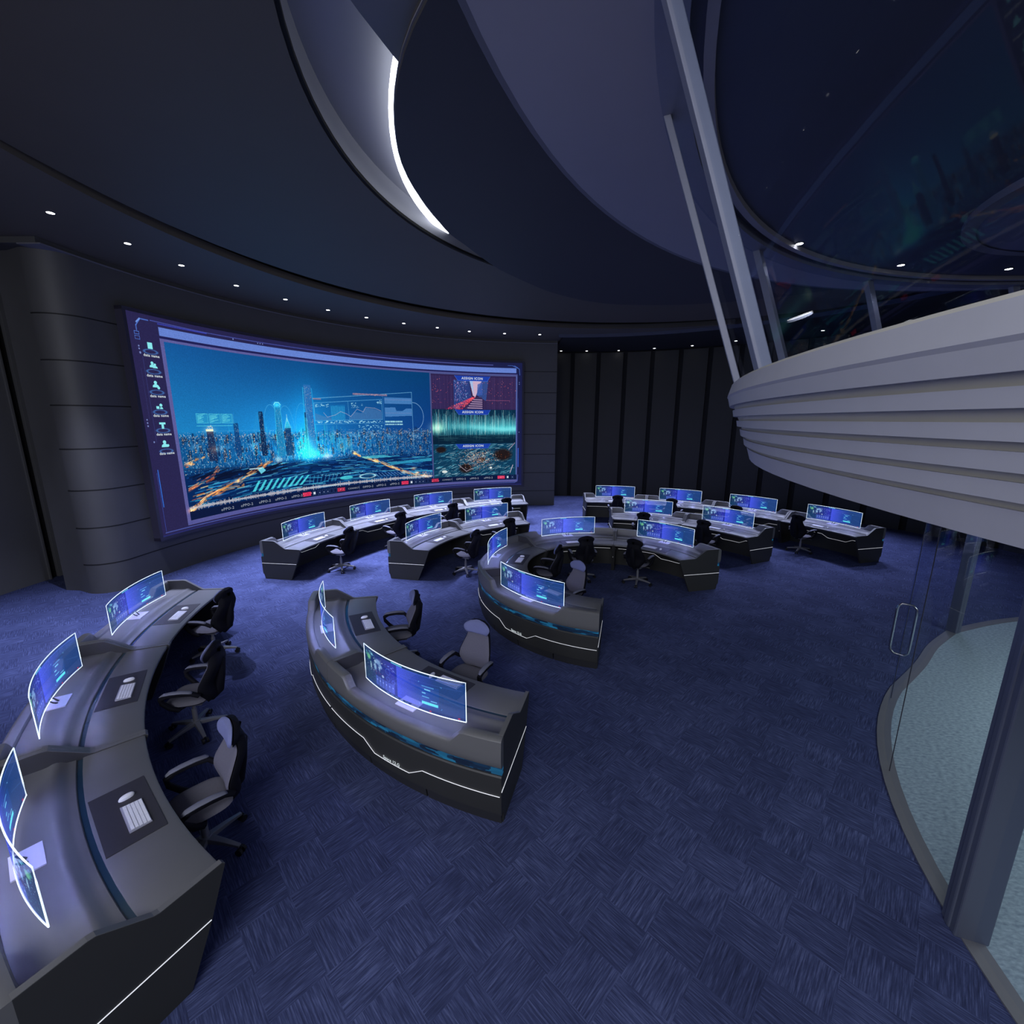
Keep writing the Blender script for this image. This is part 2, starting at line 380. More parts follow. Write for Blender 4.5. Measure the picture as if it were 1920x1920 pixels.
dl_wall=[(-7.063,8.836),(-6.933,9.991),(-6.654,11.395),(-6.098,12.625),(-5.431,13.779),(-4.611,14.725),(-3.638,15.568),(-2.628,16.243),(-1.572,16.886),(-.297,17.268),(1.025,17.455)]
for i,(x,y) in enumerate(dl_wall):
    downlight(x,y,6.798,'small round downlight over the video wall, %s from the left'%ords[i],'downlights in the soffit over the video wall',1450,(.58,.64,1),62,18)
for i,(th_,nm_) in enumerate(((94.5,'nearest'),(102.5,'second nearest'))):
    x,y,_=polar(C,R_(th_),9.25); downlight(x,y,6.798,'small round downlight in the left soffit, %s to the rounded wall end'%nm_,'downlights in the left soffit',0,(1,1,1)); spot('downlight_lamp',(x,y,6.76),1300,(.60,.66,1),58,.9,-7)
dl_right=[(2.197,20.789),(3.35,20.768),(4.752,20.587),(6.153,19.965),(7.504,19.246),(8.75,18.093),(9.851,17.075),(10.717,16.032),(11.549,14.755),(12.344,13.226)]
for i,(x,y) in enumerate(dl_right):
    downlight(x,y,6.698,'small round downlight above the slatted wall, %s from the left'%ords[i],'downlights above the slatted wall',620,(.58,.64,1),74,28)

# ------------------------------------------------------------------ raised round pod
pod=thing('viewing_pod','raised round glazed pod with pale lapped boards like a boat hull','balcony',(CP[0],CP[1],3.2))
PZ=3.2
def lpol(p,t): return (-sin(t)*p[0],cos(t)*p[0],p[1]-PZ)
def RZ(z): return 7.77-.45*(3.79-z)
def pring(name,poly,m,t0=-150,t1=210,n=150,smooth=25,parent=pod):
    b=MB(); full=(t1-t0)>=360; k=len(poly); v=[];f=[]; cnt=n if full else n+1
    for i in range(cnt):
        t=R_(t0+(t1-t0)*i/n); v+=[lpol(p,t) for p in poly]
    for i in range(n):
        j=(i+1)%cnt
        for q in range(k): f.append((k*i+q,k*i+(q+1)%k,k*j+(q+1)%k,k*j+q))
    if not full: f+=[tuple(reversed(range(k))),tuple(n*k+q for q in range(k))]
    b.add(v,f); return b.build(name,m,parent,smooth=smooth)
pring('rim',[(7.45,3.86),(7.79,3.845),(7.80,3.86),(7.775,3.955),(7.45,3.955)],M['hull'])
pring('sill',[(7.45,3.955),(7.765,3.955),(7.755,3.972),(7.45,3.972)],M['hullcore'])
bds=[(3.845,3.776),(3.742,3.688),(3.652,3.602),(3.575,3.518),(3.490,3.434),(3.408,3.300)]
for zt,zb in bds:
    pring('hull_board',[(RZ(zt)-.045,zt),(RZ(zt)-.004,zt),(RZ(zb)+.010,zb),(RZ(zb)-.03,zb)],M['hull'])
pring('hull_recess',[(7.2,3.9),(RZ(3.86)-.020,3.88),(RZ(3.31)-.02,3.312),(7.2,3.29)],M['hullcore'])
b=MB(); n=120; b.add([(cos(2*PI*i/n)*7.46,sin(2*PI*i/n)*7.46,z) for z in (.112,.2) for i in range(n)],[tuple(range(n)),tuple(reversed(range(n,2*n)))]+[(i,(i+1)%n,(i+1)%n+n,i+n) for i in range(n)]); b.build('floor_slab',M['hullcore'],pod,smooth=30)
# leaning glass wall
KL=.34
def GR(z): return 7.735+KL*(z-3.97)
def glass_panel(t0,t1):
    b=MB(); n=max(4,int((t1-t0)/2)); v=[];f=[]
    for i in range(n+1):
        t=R_(t0+(t1-t0)*i/n)
        for r,z in ((GR(3.97),3.97),(GR(6.25),6.25),(GR(6.25)-.015,6.25),(GR(3.97)-.015,3.97)): v.append(lpol((r,z),t))
    for i in range(n):
        f+=[(4*i,4*i+1,4*i+5,4*i+4)]
    b.add(v,f); return b.build('glass_pane',M['glass'],pod,smooth=60)
def mullion(t,wd,dp,m=M['mullion']):
    b=MB(); v=[]
    for z in (3.95,6.28):
        r=GR(z)
        for dt,dr in ((-1,0),(1,0),(1,-1),(-1,-1)):
            tt=R_(t)+dt*wd/2/r; v.append(lpol((r+.02+dr*dp,z),tt))
    b.add(v,[(0,1,2,3),(7,6,5,4),(0,4,5,1),(1,5,6,2),(2,6,7,3),(3,7,4,0)]); return b.build('mullion',m,pod,bevel=.006)
mtheta=[-70,-48.5,-26.5,-4.9,16.1,38.1]
for t in mtheta: mullion(t,.13,.10)
mullion(73.9,.12,.085); mullion(64.6,.11,.06)
for t in (100,125,150): mullion(t,.14,.12)
edges=[-70,-48.5,-26.5,-4.9,16.1,38.1,64.6,73.9,100,125,150]
for a,bb in zip(edges[:-1],edges[1:]): 
    if (a,bb) in ((64.6,73.9),(38.1,64.6)):
        if a==38.1: glass_panel(39,60.5)
        continue
    glass_panel(a+.5,bb-.5)
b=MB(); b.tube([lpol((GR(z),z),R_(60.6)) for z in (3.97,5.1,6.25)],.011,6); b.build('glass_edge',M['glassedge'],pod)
# canopy: ring head, sloping fascia, underside
pring('head_rail',[(8.30,6.20),(8.52,6.20),(8.52,6.31),(8.30,6.31)],M['mullion'])
pring('head_rail',[(8.12,6.24),(8.20,6.24),(8.20,6.31),(8.12,6.31)],M['canopy'])
pring('canopy_underside',[(8.3,6.31),(8.55,6.30),(9.78,6.49),(9.78,6.56),(8.3,6.4)],M['canopy'])
pring('canopy_lip',[(9.78,6.49),(9.83,6.485),(9.85,6.51),(9.80,6.56)],M['trimlight'])
pring('canopy_fascia',[(9.84,6.505),(10.86,6.90),(10.80,6.98),(9.78,6.56)],mat('canopy_fascia_violet',(.15,.14,.17),.55,noise=.04,scale=2))
b=MB(); n=120; b.add([(cos(2*PI*i/n)*8.3,sin(2*PI*i/n)*8.3,z-PZ) for z in (6.305,6.36) for i in range(n)],[tuple(range(n)),tuple(reversed(range(n,2*n)))]+[(i,(i+1)%n,(i+1)%n+n,i+n) for i in range(n)]); b.build('pod_ceiling',M['canopy_in'],pod,smooth=30)
b=MB(); nn=60; c0=(8.09-CP[0],5.14-CP[1])
b.loft([[(c0[0]+cos(2*PI*i/nn)*r,c0[1]+sin(2*PI*i/nn)*r,z-PZ) for i in range(nn)] for r,z in ((2.38,6.22),(2.38,6.305),(2.45,6.305),(2.45,6.21),(2.3,6.21))],closed=False); b.build('ceiling_ring',M['mullion'],pod,smooth=30)
b=MB(); b.loft([[(c0[0]+cos(2*PI*i/nn)*r,c0[1]+sin(2*PI*i/nn)*r,z-PZ) for i in range(nn)] for r,z in ((2.34,6.225),(2.34,6.29))]); b.build('ceiling_inset',mat('inset_panel_blue',(.17,.19,.33),.6),pod)
for i,(x,y) in enumerate([(4.378,7.362),(6.733,8.288),(8.797,8.463)]):
    downlight(x,y,6.298,'round downlight in the navy pod ceiling, %s from the left'%ords[i],'downlights inside the pod',9,(.7,.75,1),120)

# ------------------------------------------------------------------ glazed entrance below the pod
def smoothpts(P,n=8):
    out=[]
    for i in range(len(P)-1):
        p0=P[max(i-1,0)];p1=P[i];p2=P[i+1];p3=P[min(i+2,len(P)-1)]
        for k in range(n):
            t=k/n; out.append(tuple(.5*((2*p1[q])+(-p0[q]+p2[q])*t+(2*p0[q]-5*p1[q]+4*p2[q]-p3[q])*t*t+(-p0[q]+3*p1[q]-3*p2[q]+p3[q])*t**3) for q in (0,1)))
    out.append(tuple(P[-1])); return out
arcA=[(9.0+5.93*-sin(R_(t)),.75+5.93*cos(R_(t))) for t in range(110,36,-3)]
pA=arcA+smoothpts([arcA[-1],(6.22,6.02),(7.0,6.62),(7.82,7.13)],5)[1:]
pB=smoothpts([(7.82,7.13),(8.7,7.42),(9.44,7.6),(10.4,7.74),(11.6,7.7),(13.0,7.3)],5)
def ribbon(P,wd,z0,z1,name,m,parent):
    b=MB(); v=[];f=[]
    for i,(x,y) in enumerate(P):
        a=P[max(i-1,0)];c=P[min(i+1,len(P)-1)]; tx,ty=c[0]-a[0],c[1]-a[1]; l=math.hypot(tx,ty); nx,ny=-ty/l*wd/2,tx/l*wd/2
        v+=[(x+nx,y+ny,z0),(x-nx,y-ny,z0),(x-nx,y-ny,z1),(x+nx,y+ny,z1)]
    for i in range(len(P)-1):
        for q in range(4): f.append((4*i+q,4*i+(q+1)%4,4*i+4+(q+1)%4,4*i+4+q))
    f+=[(0,3,2,1),(4*len(P)-4,4*len(P)-3,4*len(P)-2,4*len(P)-1)]
    b.add(v,f); return b.build(name,m,parent,smooth=40)
ent=thing('glass_entrance','curved frameless glass entrance screen with metal posts under the pod','glass wall',(0,0,0))
ribbon(pA+pB[1:],.13,.0,.012,'threshold',M['threshold'],ent)
lb=MB(); poly=pA+pB[1:]+[(13.0,-5.0),(10.5,-4.9)]
lb.add([(x,y,.006) for x,y in poly]+[(x,y,.001) for x,y in poly],[tuple(range(len(poly))),tuple(reversed(range(len(poly),2*len(poly))))]); o=lb.build('floor_lobby',M['lobby']); struct(o)
def glrib(P,z0,z1,name='glass_pane'):
    b=MB(); v=[(x,y,z) for x,y in P for z in (z0,z1)]; b.add(v,[(2*i,2*i+1,2*i+3,2*i+2) for i in range(len(P)-1)]); return b.build(name,M['glass2'],ent,smooth=60)
def arc_pts(t0,t1,R=5.93,n=10): return [(9.0-R*sin(R_(t0+(t1-t0)*i/n)),.75+R*cos(R_(t0+(t1-t0)*i/n))) for i in range(n+1)]
glrib(pA[18:-1],.02,3.2); glrib(pB,.02,3.2)
glrib(arc_pts(107,73,n=12),.02,3.2)
glrib(arc_pts(71,57.4,n=8),.02,3.2)
d1=glrib(arc_pts(57,41.5,n=8),.03,2.9,'door_leaf')
def joint(t,R=5.93,z1=2.9,m=M['neck'],r=.0045):
    x,y=arc_pts(t,t,R,1)[0]; b=MB(); b.tube([(x,y,.02),(x,y,z1)],r,8); return b.build('glass_joint',m,ent)
joint(57.2); joint(41.3)
x0,y0=arc_pts(50,50,5.93,1)[0]
for sg in (1,-1):
    t=R_(44.6); px,py=9.0-5.93*sin(t),.75+5.93*cos(t); nx,ny=-sin(t)*sg,cos(t)*sg
    P=[(px,py,.80),(px+nx*.05,py+ny*.05,.80),(px+nx*.085,py+ny*.085,.84),(px+nx*.09,py+ny*.09,.9),(px+nx*.09,py+ny*.09,1.36),(px+nx*.085,py+ny*.085,1.42),(px+nx*.05,py+ny*.05,1.46),(px,py,1.46)]
    h=MB(); h.tube(P,.014,10,True,(-ny,nx,0)); h.build('handle',M['steel'],d1,smooth=40)
def post(x,y,wd,dp,ang):
    b=MB(); b.box((x,y,1.64),(wd,dp,3.28),ang); b.box((x+sin(ang)*-.0,y,1.64),(wd*.35,dp*1.12,3.27),ang); return b.build('post',M['post'],ent,bevel=.012)
post(7.82,7.13,.15,.15,R_(20)); post(3.33,2.50,.17,.20,R_(70))
# ------------------------------------------------------------------ console desks
def lseg(h,R):     # function building points from (s,z) at local angle
    return lambda p,t:(-sin(t)*(R+p[0]),cos(t)*(R+p[0])-R,p[1])
def rim_top(a):    # a = arc length from the unit centre at the outer face
    a=abs(a); lo,hi=.795,.912
    if a<.70: return lo
    if a>.83: return hi
    u=(a-.70)/.13; u=u*u*(3-2*u); return lo+(hi-lo)*u
LINE=[(-9,.325),(-.47,.322),(-.29,.224),(.21,.228),(.38,.325),(9,.325)]
LINE2=[(-9,.42),(-.54,.42),(-.37,.33),(.10,.33),(.28,.42),(9,.42)]
def make_desk(R,h,mirror,label,group,font_mesh):
    """one workstation; local frame: origin on the floor under the monitor, +y outwards (away from the user)"""
    t=thing('console_desk',label,'desk',group=group); F=lseg(h,R); n=max(8,int(math.degrees(h)*1.1)); e=h-.047/(R+.0)
    Ro=R+.30; sg=1; e2=h-.002/R
    b=MB(); b.prism([(.237,.115),(.288,.115),(.30,.15),(.302,.524),(.292,.536),(.237,.538)],F,-e2,e2,n); b.build('front_panel',M['deskside'],t,smooth=30)
    b=MB(); b.prism([(.237,.538),(.282,.538),(.282,.612),(.237,.612)],F,-e2,e2,n); b.build('glass_band',M['band'],t,smooth=30)
    # rim with raised ends
    b=MB(); m=48; v=[];f=[]
    for i in range(m+1):
        a=-e2+2*e2*i/m; zt=rim_top(a*Ro); k=zt
        prof=[(.235,.612),(.286,.614),(.300,.63),(.311,.69),(.311,min(.76,k-.045)),(.305,k-.022),(.290,k-.005),(.270,k),(.235,k),(.212,k-.006),(.202,k-.022),(.198,.74),(.198,.70),(.235,.70)]
        v+=[F(p,a) for p in prof]
    K=14
    for i in range(m):
        for q in range(K): f.append((K*i+q,K*i+(q+1)%K,K*(i+1)+(q+1)%K,K*(i+1)+q))
    f+=[tuple(reversed(range(K))),tuple(K*m+q for q in range(K))]
    b.add(v,f); b.build('rim',M['desk'],t,smooth=35)
    b=MB(); b.prism([(.200,.70),(.200,.762),(-.02,.762),(-.055,.765),(-.085,.775),(-.11,.776),(-.135,.766),(-.165,.745),(-.195,.737),(-.225,.735),(-.232,.725),(-.232,.70)],F,-e,e,n); b.build('monitor_shelf',M['desk'],t,smooth=30)
    b=MB(); b.prism([(-.232,.70),(-.232,.722),(-.268,.722),(-.268,.70)],F,-e,e,n); b.build('channel',M['gap'],t,smooth=30)
    b=MB(); b.prism([(-.268,.69),(-.268,.732),(-.274,.735),(-.672,.735),(-.688,.728),(-.692,.715),(-.688,.70),(-.672,.69)],F,-e,e,n); b.build('desktop',M['desk'],t,smooth=30)
    b=MB(); b.prism([(.09,.0),(.12,.0),(.12,.70),(.02,.70),(.02,.69),(.09,.66)],F,-e,e,n); b.build('modesty_panel',M['modesty'],t,smooth=30)
    # plinth doors
    nd=3 if R>2.6 else 4; w_=2*e2/nd
    for i in range(nd):
        b=MB(); g=.010/Ro; b.prism([(.245,.002),(.262,.002),(.283,.110),(.24,.110)],F,-e2+w_*i+g,-e2+w_*(i+1)-g,4); b.build('plinth_door',M['toe'],t,smooth=30)
    # end panels
    EP=[(.243,.002),(.236,.12),(.236,.912),(-.04,.916),(-.075,.909),(-.315,.750),(-.345,.741),(-.695,.741),(-.712,.722),(-.590,.39),(-.42,.002)]
    for s in (-1,1):
        b=MB(); b.prism(EP,F,s*(h-.045/R),s*(h-.0008/R),1); ep=b.build('end_panel',M['deskside'],t)
        b=MB(); 
        top=[(p[0],p[1]) for p in EP[2:9]]
        off=[(p[0],p[1]+.004) for p in top]
        b.prism(top[::1]+off[::-1],F,s*(h-.0455/R),s*(h-.0015/R),1); b.build('top_cap',M['desk'],ep)
        b=MB(); q=h+.0025/R
        b.prism([(.298,.374),(.298,.379),(-.585,.395),(-.585,.390)],F,s*(h-.004/R),s*q,1); b.build('light_line',M['lightline'],ep)
    # facade light line with kink
    def strip(s0,line,A,hgt=.0036):
        b=MB(); N=60; v=[];f=[]
        xs=sorted(set([-A+2*A*i/N for i in range(N+1)]+[sg*x for x,_ in line[1:-1] if abs(x)<A]))
        for x in xs:
            y=x*sg
            for (x0,z0),(x1,z1) in zip(line[:-1],line[1:]):
                if x0<=y<=x1: z=z0+(z1-z0)*(y-x0)/(x1-x0); break
            a=x/(R+s0)
            v+=[F((s0,z-hgt/2),a),F((s0,z+hgt/2),a),F((s0+(.004 if s0>.2 else -.004),z+hgt/2),a),F((s0+(.004 if s0>.2 else -.004),z-hgt/2),a)]
        for i in range(len(xs)-1):
            for q in range(4): f.append((4*i+q,4*i+(q+1)%4,4*i+4+(q+1)%4,4*i+4+q))
        b.add(v,f); return b.build('light_line',M['lightline'],t)
    strip(.3012,LINE,e2*Ro-.015)
    strip(.0895,LINE2,e*(R+.09)-.05)
    if font_mesh is not None:
        o=link('lettering',font_mesh,t)
    return t
# lettering bent round the facade
def text_mesh(txt,size,name,fn,m,align='CENTER',spacing=1.0,offset=0.0,fine=0.0):
    cu=bpy.data.curves.new(name,'FONT'); cu.body=txt; cu.size=size; cu.align_x=align; cu.space_character=spacing; cu.offset=offset; cu.resolution_u=2
    o=bpy.data.objects.new(name,cu); COL.objects.link(o); dg=bpy.context.evaluated_depsgraph_get(); dg.update()
    me=bpy.data.meshes.new_from_object(o.evaluated_get(dg)); COL.objects.unlink(o); bpy.data.objects.remove(o)
    for v in me.vertices: v.co=fn(v.co.x,v.co.y)
    me.materials.clear(); me.materials.append(m); me.name=name; return me
def facade_text(R):
    Ro=R+.3045
    # read from outside: left-to-right runs towards +theta's opposite when seen from outside
    return text_mesh('Space 12.G',.05,'lettering',lambda x,y:(-sin(x/Ro-.007)*Ro,cos(x/Ro-.007)*Ro-R,.240+y),M['stext'],spacing=1.05,offset=.0008)

# monitors -----------------------------------------------------------
MW,MH=1.416,.4227; MRd=2.55; MC=math.asin(MW/2/MRd)   # curved panel radius
def mon_pt(u,v,d=0.0):   # u,v in 0..1, d = thickness outwards
    a=(u*2-1)*MC; r=MRd+d; return (sin(a)*r,cos(a)*r-MRd*cos(MC),MONZ+v*MH)
MONZ=(3.098-2.4159)*S
def grid_mesh(name,W,H,fn,img,m):
    us=np.linspace(0,1,W+1); vs=np.linspace(0,1,H+1)
    U,V=np.meshgrid(us,vs); co_=fn(U,V).reshape(-1,3).astype(np.float32)
    me=bpy.data.meshes.new(name); me.vertices.add(len(co_)); me.vertices.foreach_set('co',co_.ravel())
    i=np.arange(H)[:,None]*(W+1)+np.arange(W)[None,:]; q=np.stack([i,i+1,i+W+2,i+W+1],-1).reshape(-1,4).astype(np.int32)
    me.loops.add(q.size); me.loops.foreach_set('vertex_index',q.ravel()); me.polygons.add(len(q))
    me.polygons.foreach_set('loop_start',np.arange(len(q),dtype=np.int32)*4); me.update(calc_edges=True)
    a=me.attributes.new('picture','FLOAT_COLOR','CORNER')
    c=img[::-1].reshape(-1,3); c=np.where(c<=.04045,c/12.92,((c+.055)/1.055)**2.4)
    c=np.concatenate([c,np.ones((len(c),1))],1).astype(np.float32); a.data.foreach_set('color',np.repeat(c,4,axis=0).ravel())
    me.materials.append(m); return me
# ------------------------------------------------------------------ pictures shown on the displays
class Cv:
    def __init__(s,W,H,seed=1): s.W=W; s.H=H; s.a=np.zeros((H,W,3)); s.r=np.random.RandomState(seed); s.Y,s.X=np.mgrid[0:H,0:W]
    def mix(s,m,c,al=1.0):
        c=np.array(c,float)/255 if not isinstance(c,np.ndarray) or c.ndim==1 else c
        m=np.asarray(m,float)*al; s.a=s.a*(1-m[...,None])+c*m[...,None]
    def addc(s,m,c): s.a=np.clip(s.a+np.asarray(m)[...,None]*np.array(c)/255.0,0,1)
    def rect(s,x0,y0,x1,y1,c,al=1.0):
        x0,y0,x1,y1=[int(round(q)) for q in (x0,y0,x1,y1)]; x0=max(x0,0); y0=max(y0,0); x1=min(s.W,max(x1,x0+1)); y1=min(s.H,max(y1,y0+1))
        if x0>=s.W or y0>=s.H or x1<=0 or y1<=0: return
        s.a[y0:y1,x0:x1]=s.a[y0:y1,x0:x1]*(1-al)+np.array(c)/255.0*al
    def frame(s,x0,y0,x1,y1,c,al=1.0,w=1):
        s.rect(x0,y0,x1,y0+w,c,al); s.rect(x0,y1-w,x1,y1,c,al); s.rect(x0,y0,x0+w,y1,c,al); s.rect(x1-w,y0,x1,y1,c,al)
    def line(s,P,c,al=1.0,w=1.0,add=False):
        for (x0,y0),(x1,y1) in zip(P[:-1],P[1:]):
            bx0=int(max(0,min(x0,x1)-w-1)); bx1=int(min(s.W,max(x0,x1)+w+2)); by0=int(max(0,min(y0,y1)-w-1)); by1=int(min(s.H,max(y0,y1)+w+2))
            if bx0>=bx1 or by0>=by1: continue
            X=s.X[by0:by1,bx0:bx1]; Y=s.Y[by0:by1,bx0:bx1]; dx,dy=x1-x0,y1-y0; L=dx*dx+dy*dy or 1
            t=np.clip(((X-x0)*dx+(Y-y0)*dy)/L,0,1); d=np.hypot(X-x0-t*dx,Y-y0-t*dy); m=(np.clip(w/2+.6-d,0,1)*al)[...,None]
            sub=s.a[by0:by1,bx0:bx1]; cc=np.array(c)/255.0
            s.a[by0:by1,bx0:bx1]=np.clip(sub+m*cc,0,1) if add else sub*(1-m)+cc*m
    def ell(s,x,y,rx,ry,c,al=1.0,w=None,soft=.15):
        q=np.hypot((s.X-x)/rx,(s.Y-y)/ry)
        if w is None: m=np.clip((1-q)/soft,0,1)
        else: m=np.clip(1-np.abs(q-1)*min(rx,ry)/w,0,1)
        s.mix(m,c,al)
    def glow(s,x,y,rx,ry,c,k=1.0): s.addc(k*np.exp(-((s.X-x)/rx)**2-((s.Y-y)/ry)**2),c)
    def dots(s,x0,y0,x1,y1,n,cols,w=(1,2),h=(1,2),al=(.4,1)):
        for _ in range(n):
            x=s.r.uniform(x0,x1); y=s.r.uniform(y0,y1); s.rect(x,y,x+s.r.uniform(*w),y+s.r.uniform(*h),cols[s.r.randint(len(cols))],s.r.uniform(*al))
    def poly(s,P,c,al=1.0):
        m=np.zeros((s.H,s.W),bool); n=len(P)
        for i in range(n):
            (x0,y0),(x1,y1)=P[i],P[(i+1)%n]
            if y0==y1: continue
            cr=((s.Y>=min(y0,y1))&(s.Y<max(y0,y1)))&(s.X<(x0+(s.Y-y0)*(x1-x0)/(y1-y0))); m^=cr
        s.mix(m,c,al)
def monitor_picture():
    W,H=320,96; c=Cv(W,H,3); x=c.X/W; y=c.Y/H
    L=np.stack([.07+.12*x/.42,.20+.0*x,.34+.36*np.clip(x/.42,0,1)**1.3],-1); Rr=np.stack([.27-.14*np.clip((x-.43)/.35,0,1),.34-.08*np.clip((x-.43)/.3,0,1),.90-.40*np.clip((x-.43)/.35,0,1)],-1)
    c.a=np.where((x<.425)[...,None],L,Rr)
    c.rect(.425*W,6,.99*W,8,(70,110,220),.6); c.rect(0,0,W,6,(18,50,100)); c.rect(0,H-7,W,H,(20,48,110)); c.rect(0,0,4,H,(12,40,80)); c.rect(W-4,0,W,H,(16,60,120))
    c.rect(.4*W,6,.425*W,H-7,(30,50,150),.7)
    # world map
    for mx,my,rx,ry,cc in ((.075,.24,.035,.11,(130,220,150)),(.045,.20,.02,.06,(80,170,150)),(.105,.47,.014,.11,(190,225,235)),(.10,.38,.01,.05,(150,210,220)),(.17,.27,.022,.06,(180,220,240)),(.165,.42,.024,.13,(165,205,240)),(.205,.24,.05,.10,(150,190,235)),(.235,.34,.03,.08,(150,190,235)),(.222,.42,.012,.08,(170,210,240)),(.262,.58,.018,.05,(190,225,240)),(.12,.12,.02,.05,(140,200,210))):
        c.ell(mx*W,my*H,rx*W,ry*H,cc,.75,soft=.5)
    c.dots(.03*W,.12*H,.29*W,.62*H,120,[(220,240,250),(90,190,220),(20,60,110)],w=(1,3),h=(1,2),al=(.3,.8)); c.dots(.12*W,.5*H,.28*W,.62*H,10,[(220,60,90)],al=(.5,.9))
    c.dots(.02*W,.66*H,.16*W,.90*H,60,[(70,160,150),(60,140,140)],w=(1,2),h=(1,2),al=(.3,.7)); c.frame(.02*W,.64*H,.165*W,.92*H,(60,130,150),.4)
    for i in range(6): c.rect((.17+.038*i)*W,.66*H,(.203+.038*i)*W,.92*H,(95,125,235),.55); c.ell((.186+.038*i)*W,.76*H,2.2,2.2,(190,210,255),.7)
    for cx,cy,r in ((.325,.36,8),(.325,.56,6),(.385,.58,5)): c.ell(cx*W,cy*H,r,r,(110,160,255),.7,w=1.1)
    c.dots(.29*W,.16*H,.42*W,.30*H,14,[(130,160,255)],w=(3,8),h=(1,1.5),al=(.4,.8)); c.dots(.355*W,.36*H,.42*W,.60*H,20,[(110,140,250)],w=(1,3),h=(1,1.5),al=(.4,.8))
    c.dots(.03*W,.07*H,.14*W,.14*H,10,[(110,200,230)],w=(3,9),h=(1,1.5),al=(.5,.9)); c.rect(.37*W,2,.48*W,5,(110,215,250),.85)
    # log-in panel
    c.ell(.66*W,.55*H,.10*W,.34*H,(30,70,170),.5,soft=.6); c.rect(.645*W,.30*H,.80*W,.86*H,(30,90,190),.3)
    for px,py in ((.63,.24),(.82,.24),(.63,.84),(.82,.84)): sx=3 if px<.7 else -3; sy=3 if py<.5 else -3; c.rect(min(px*W,px*W+sx),py*H,max(px*W,px*W+sx),py*H+1,(120,200,250),.8); c.rect(px*W,min(py*H,py*H+sy),px*W+1,max(py*H,py*H+sy),(120,200,250),.8)
    c.rect(.66*W,.32*H,.76*W,.34*H,(120,200,250),.7); c.rect(.68*W,.40*H,.73*W,.43*H,(130,220,255),.9); c.rect(.66*W,.50*H,.69*W,.53*H,(130,220,255),.9); c.rect(.66*W,.60*H,.72*W,.63*H,(130,220,255),.9); c.rect(.73*W,.68*H,.78*W,.70*H,(130,220,255),.9)
    c.rect(.655*W,.74*H,.79*W,.81*H,(100,230,245),1)
    c.line([(.45*W,.26*H),(.97*W,.22*H)],(120,150,255),.25); c.line([(.84*W,.5*H),(.98*W,.66*H)],(110,170,230),.25)
    for i in range(5): c.rect((.30+.05*i)*W,H-5,(.33+.05*i)*W,H-3,(150,180,240),.6)
    c.rect(.72*W,H-5,.735*W,H-2,(230,40,70),.9); c.rect(.94*W,H-5,.955*W,H-2,(230,40,70),.9)
    c.a=np.clip(c.a*(1+.05*c.r.randn(H,W,1)),0,1); return c.a
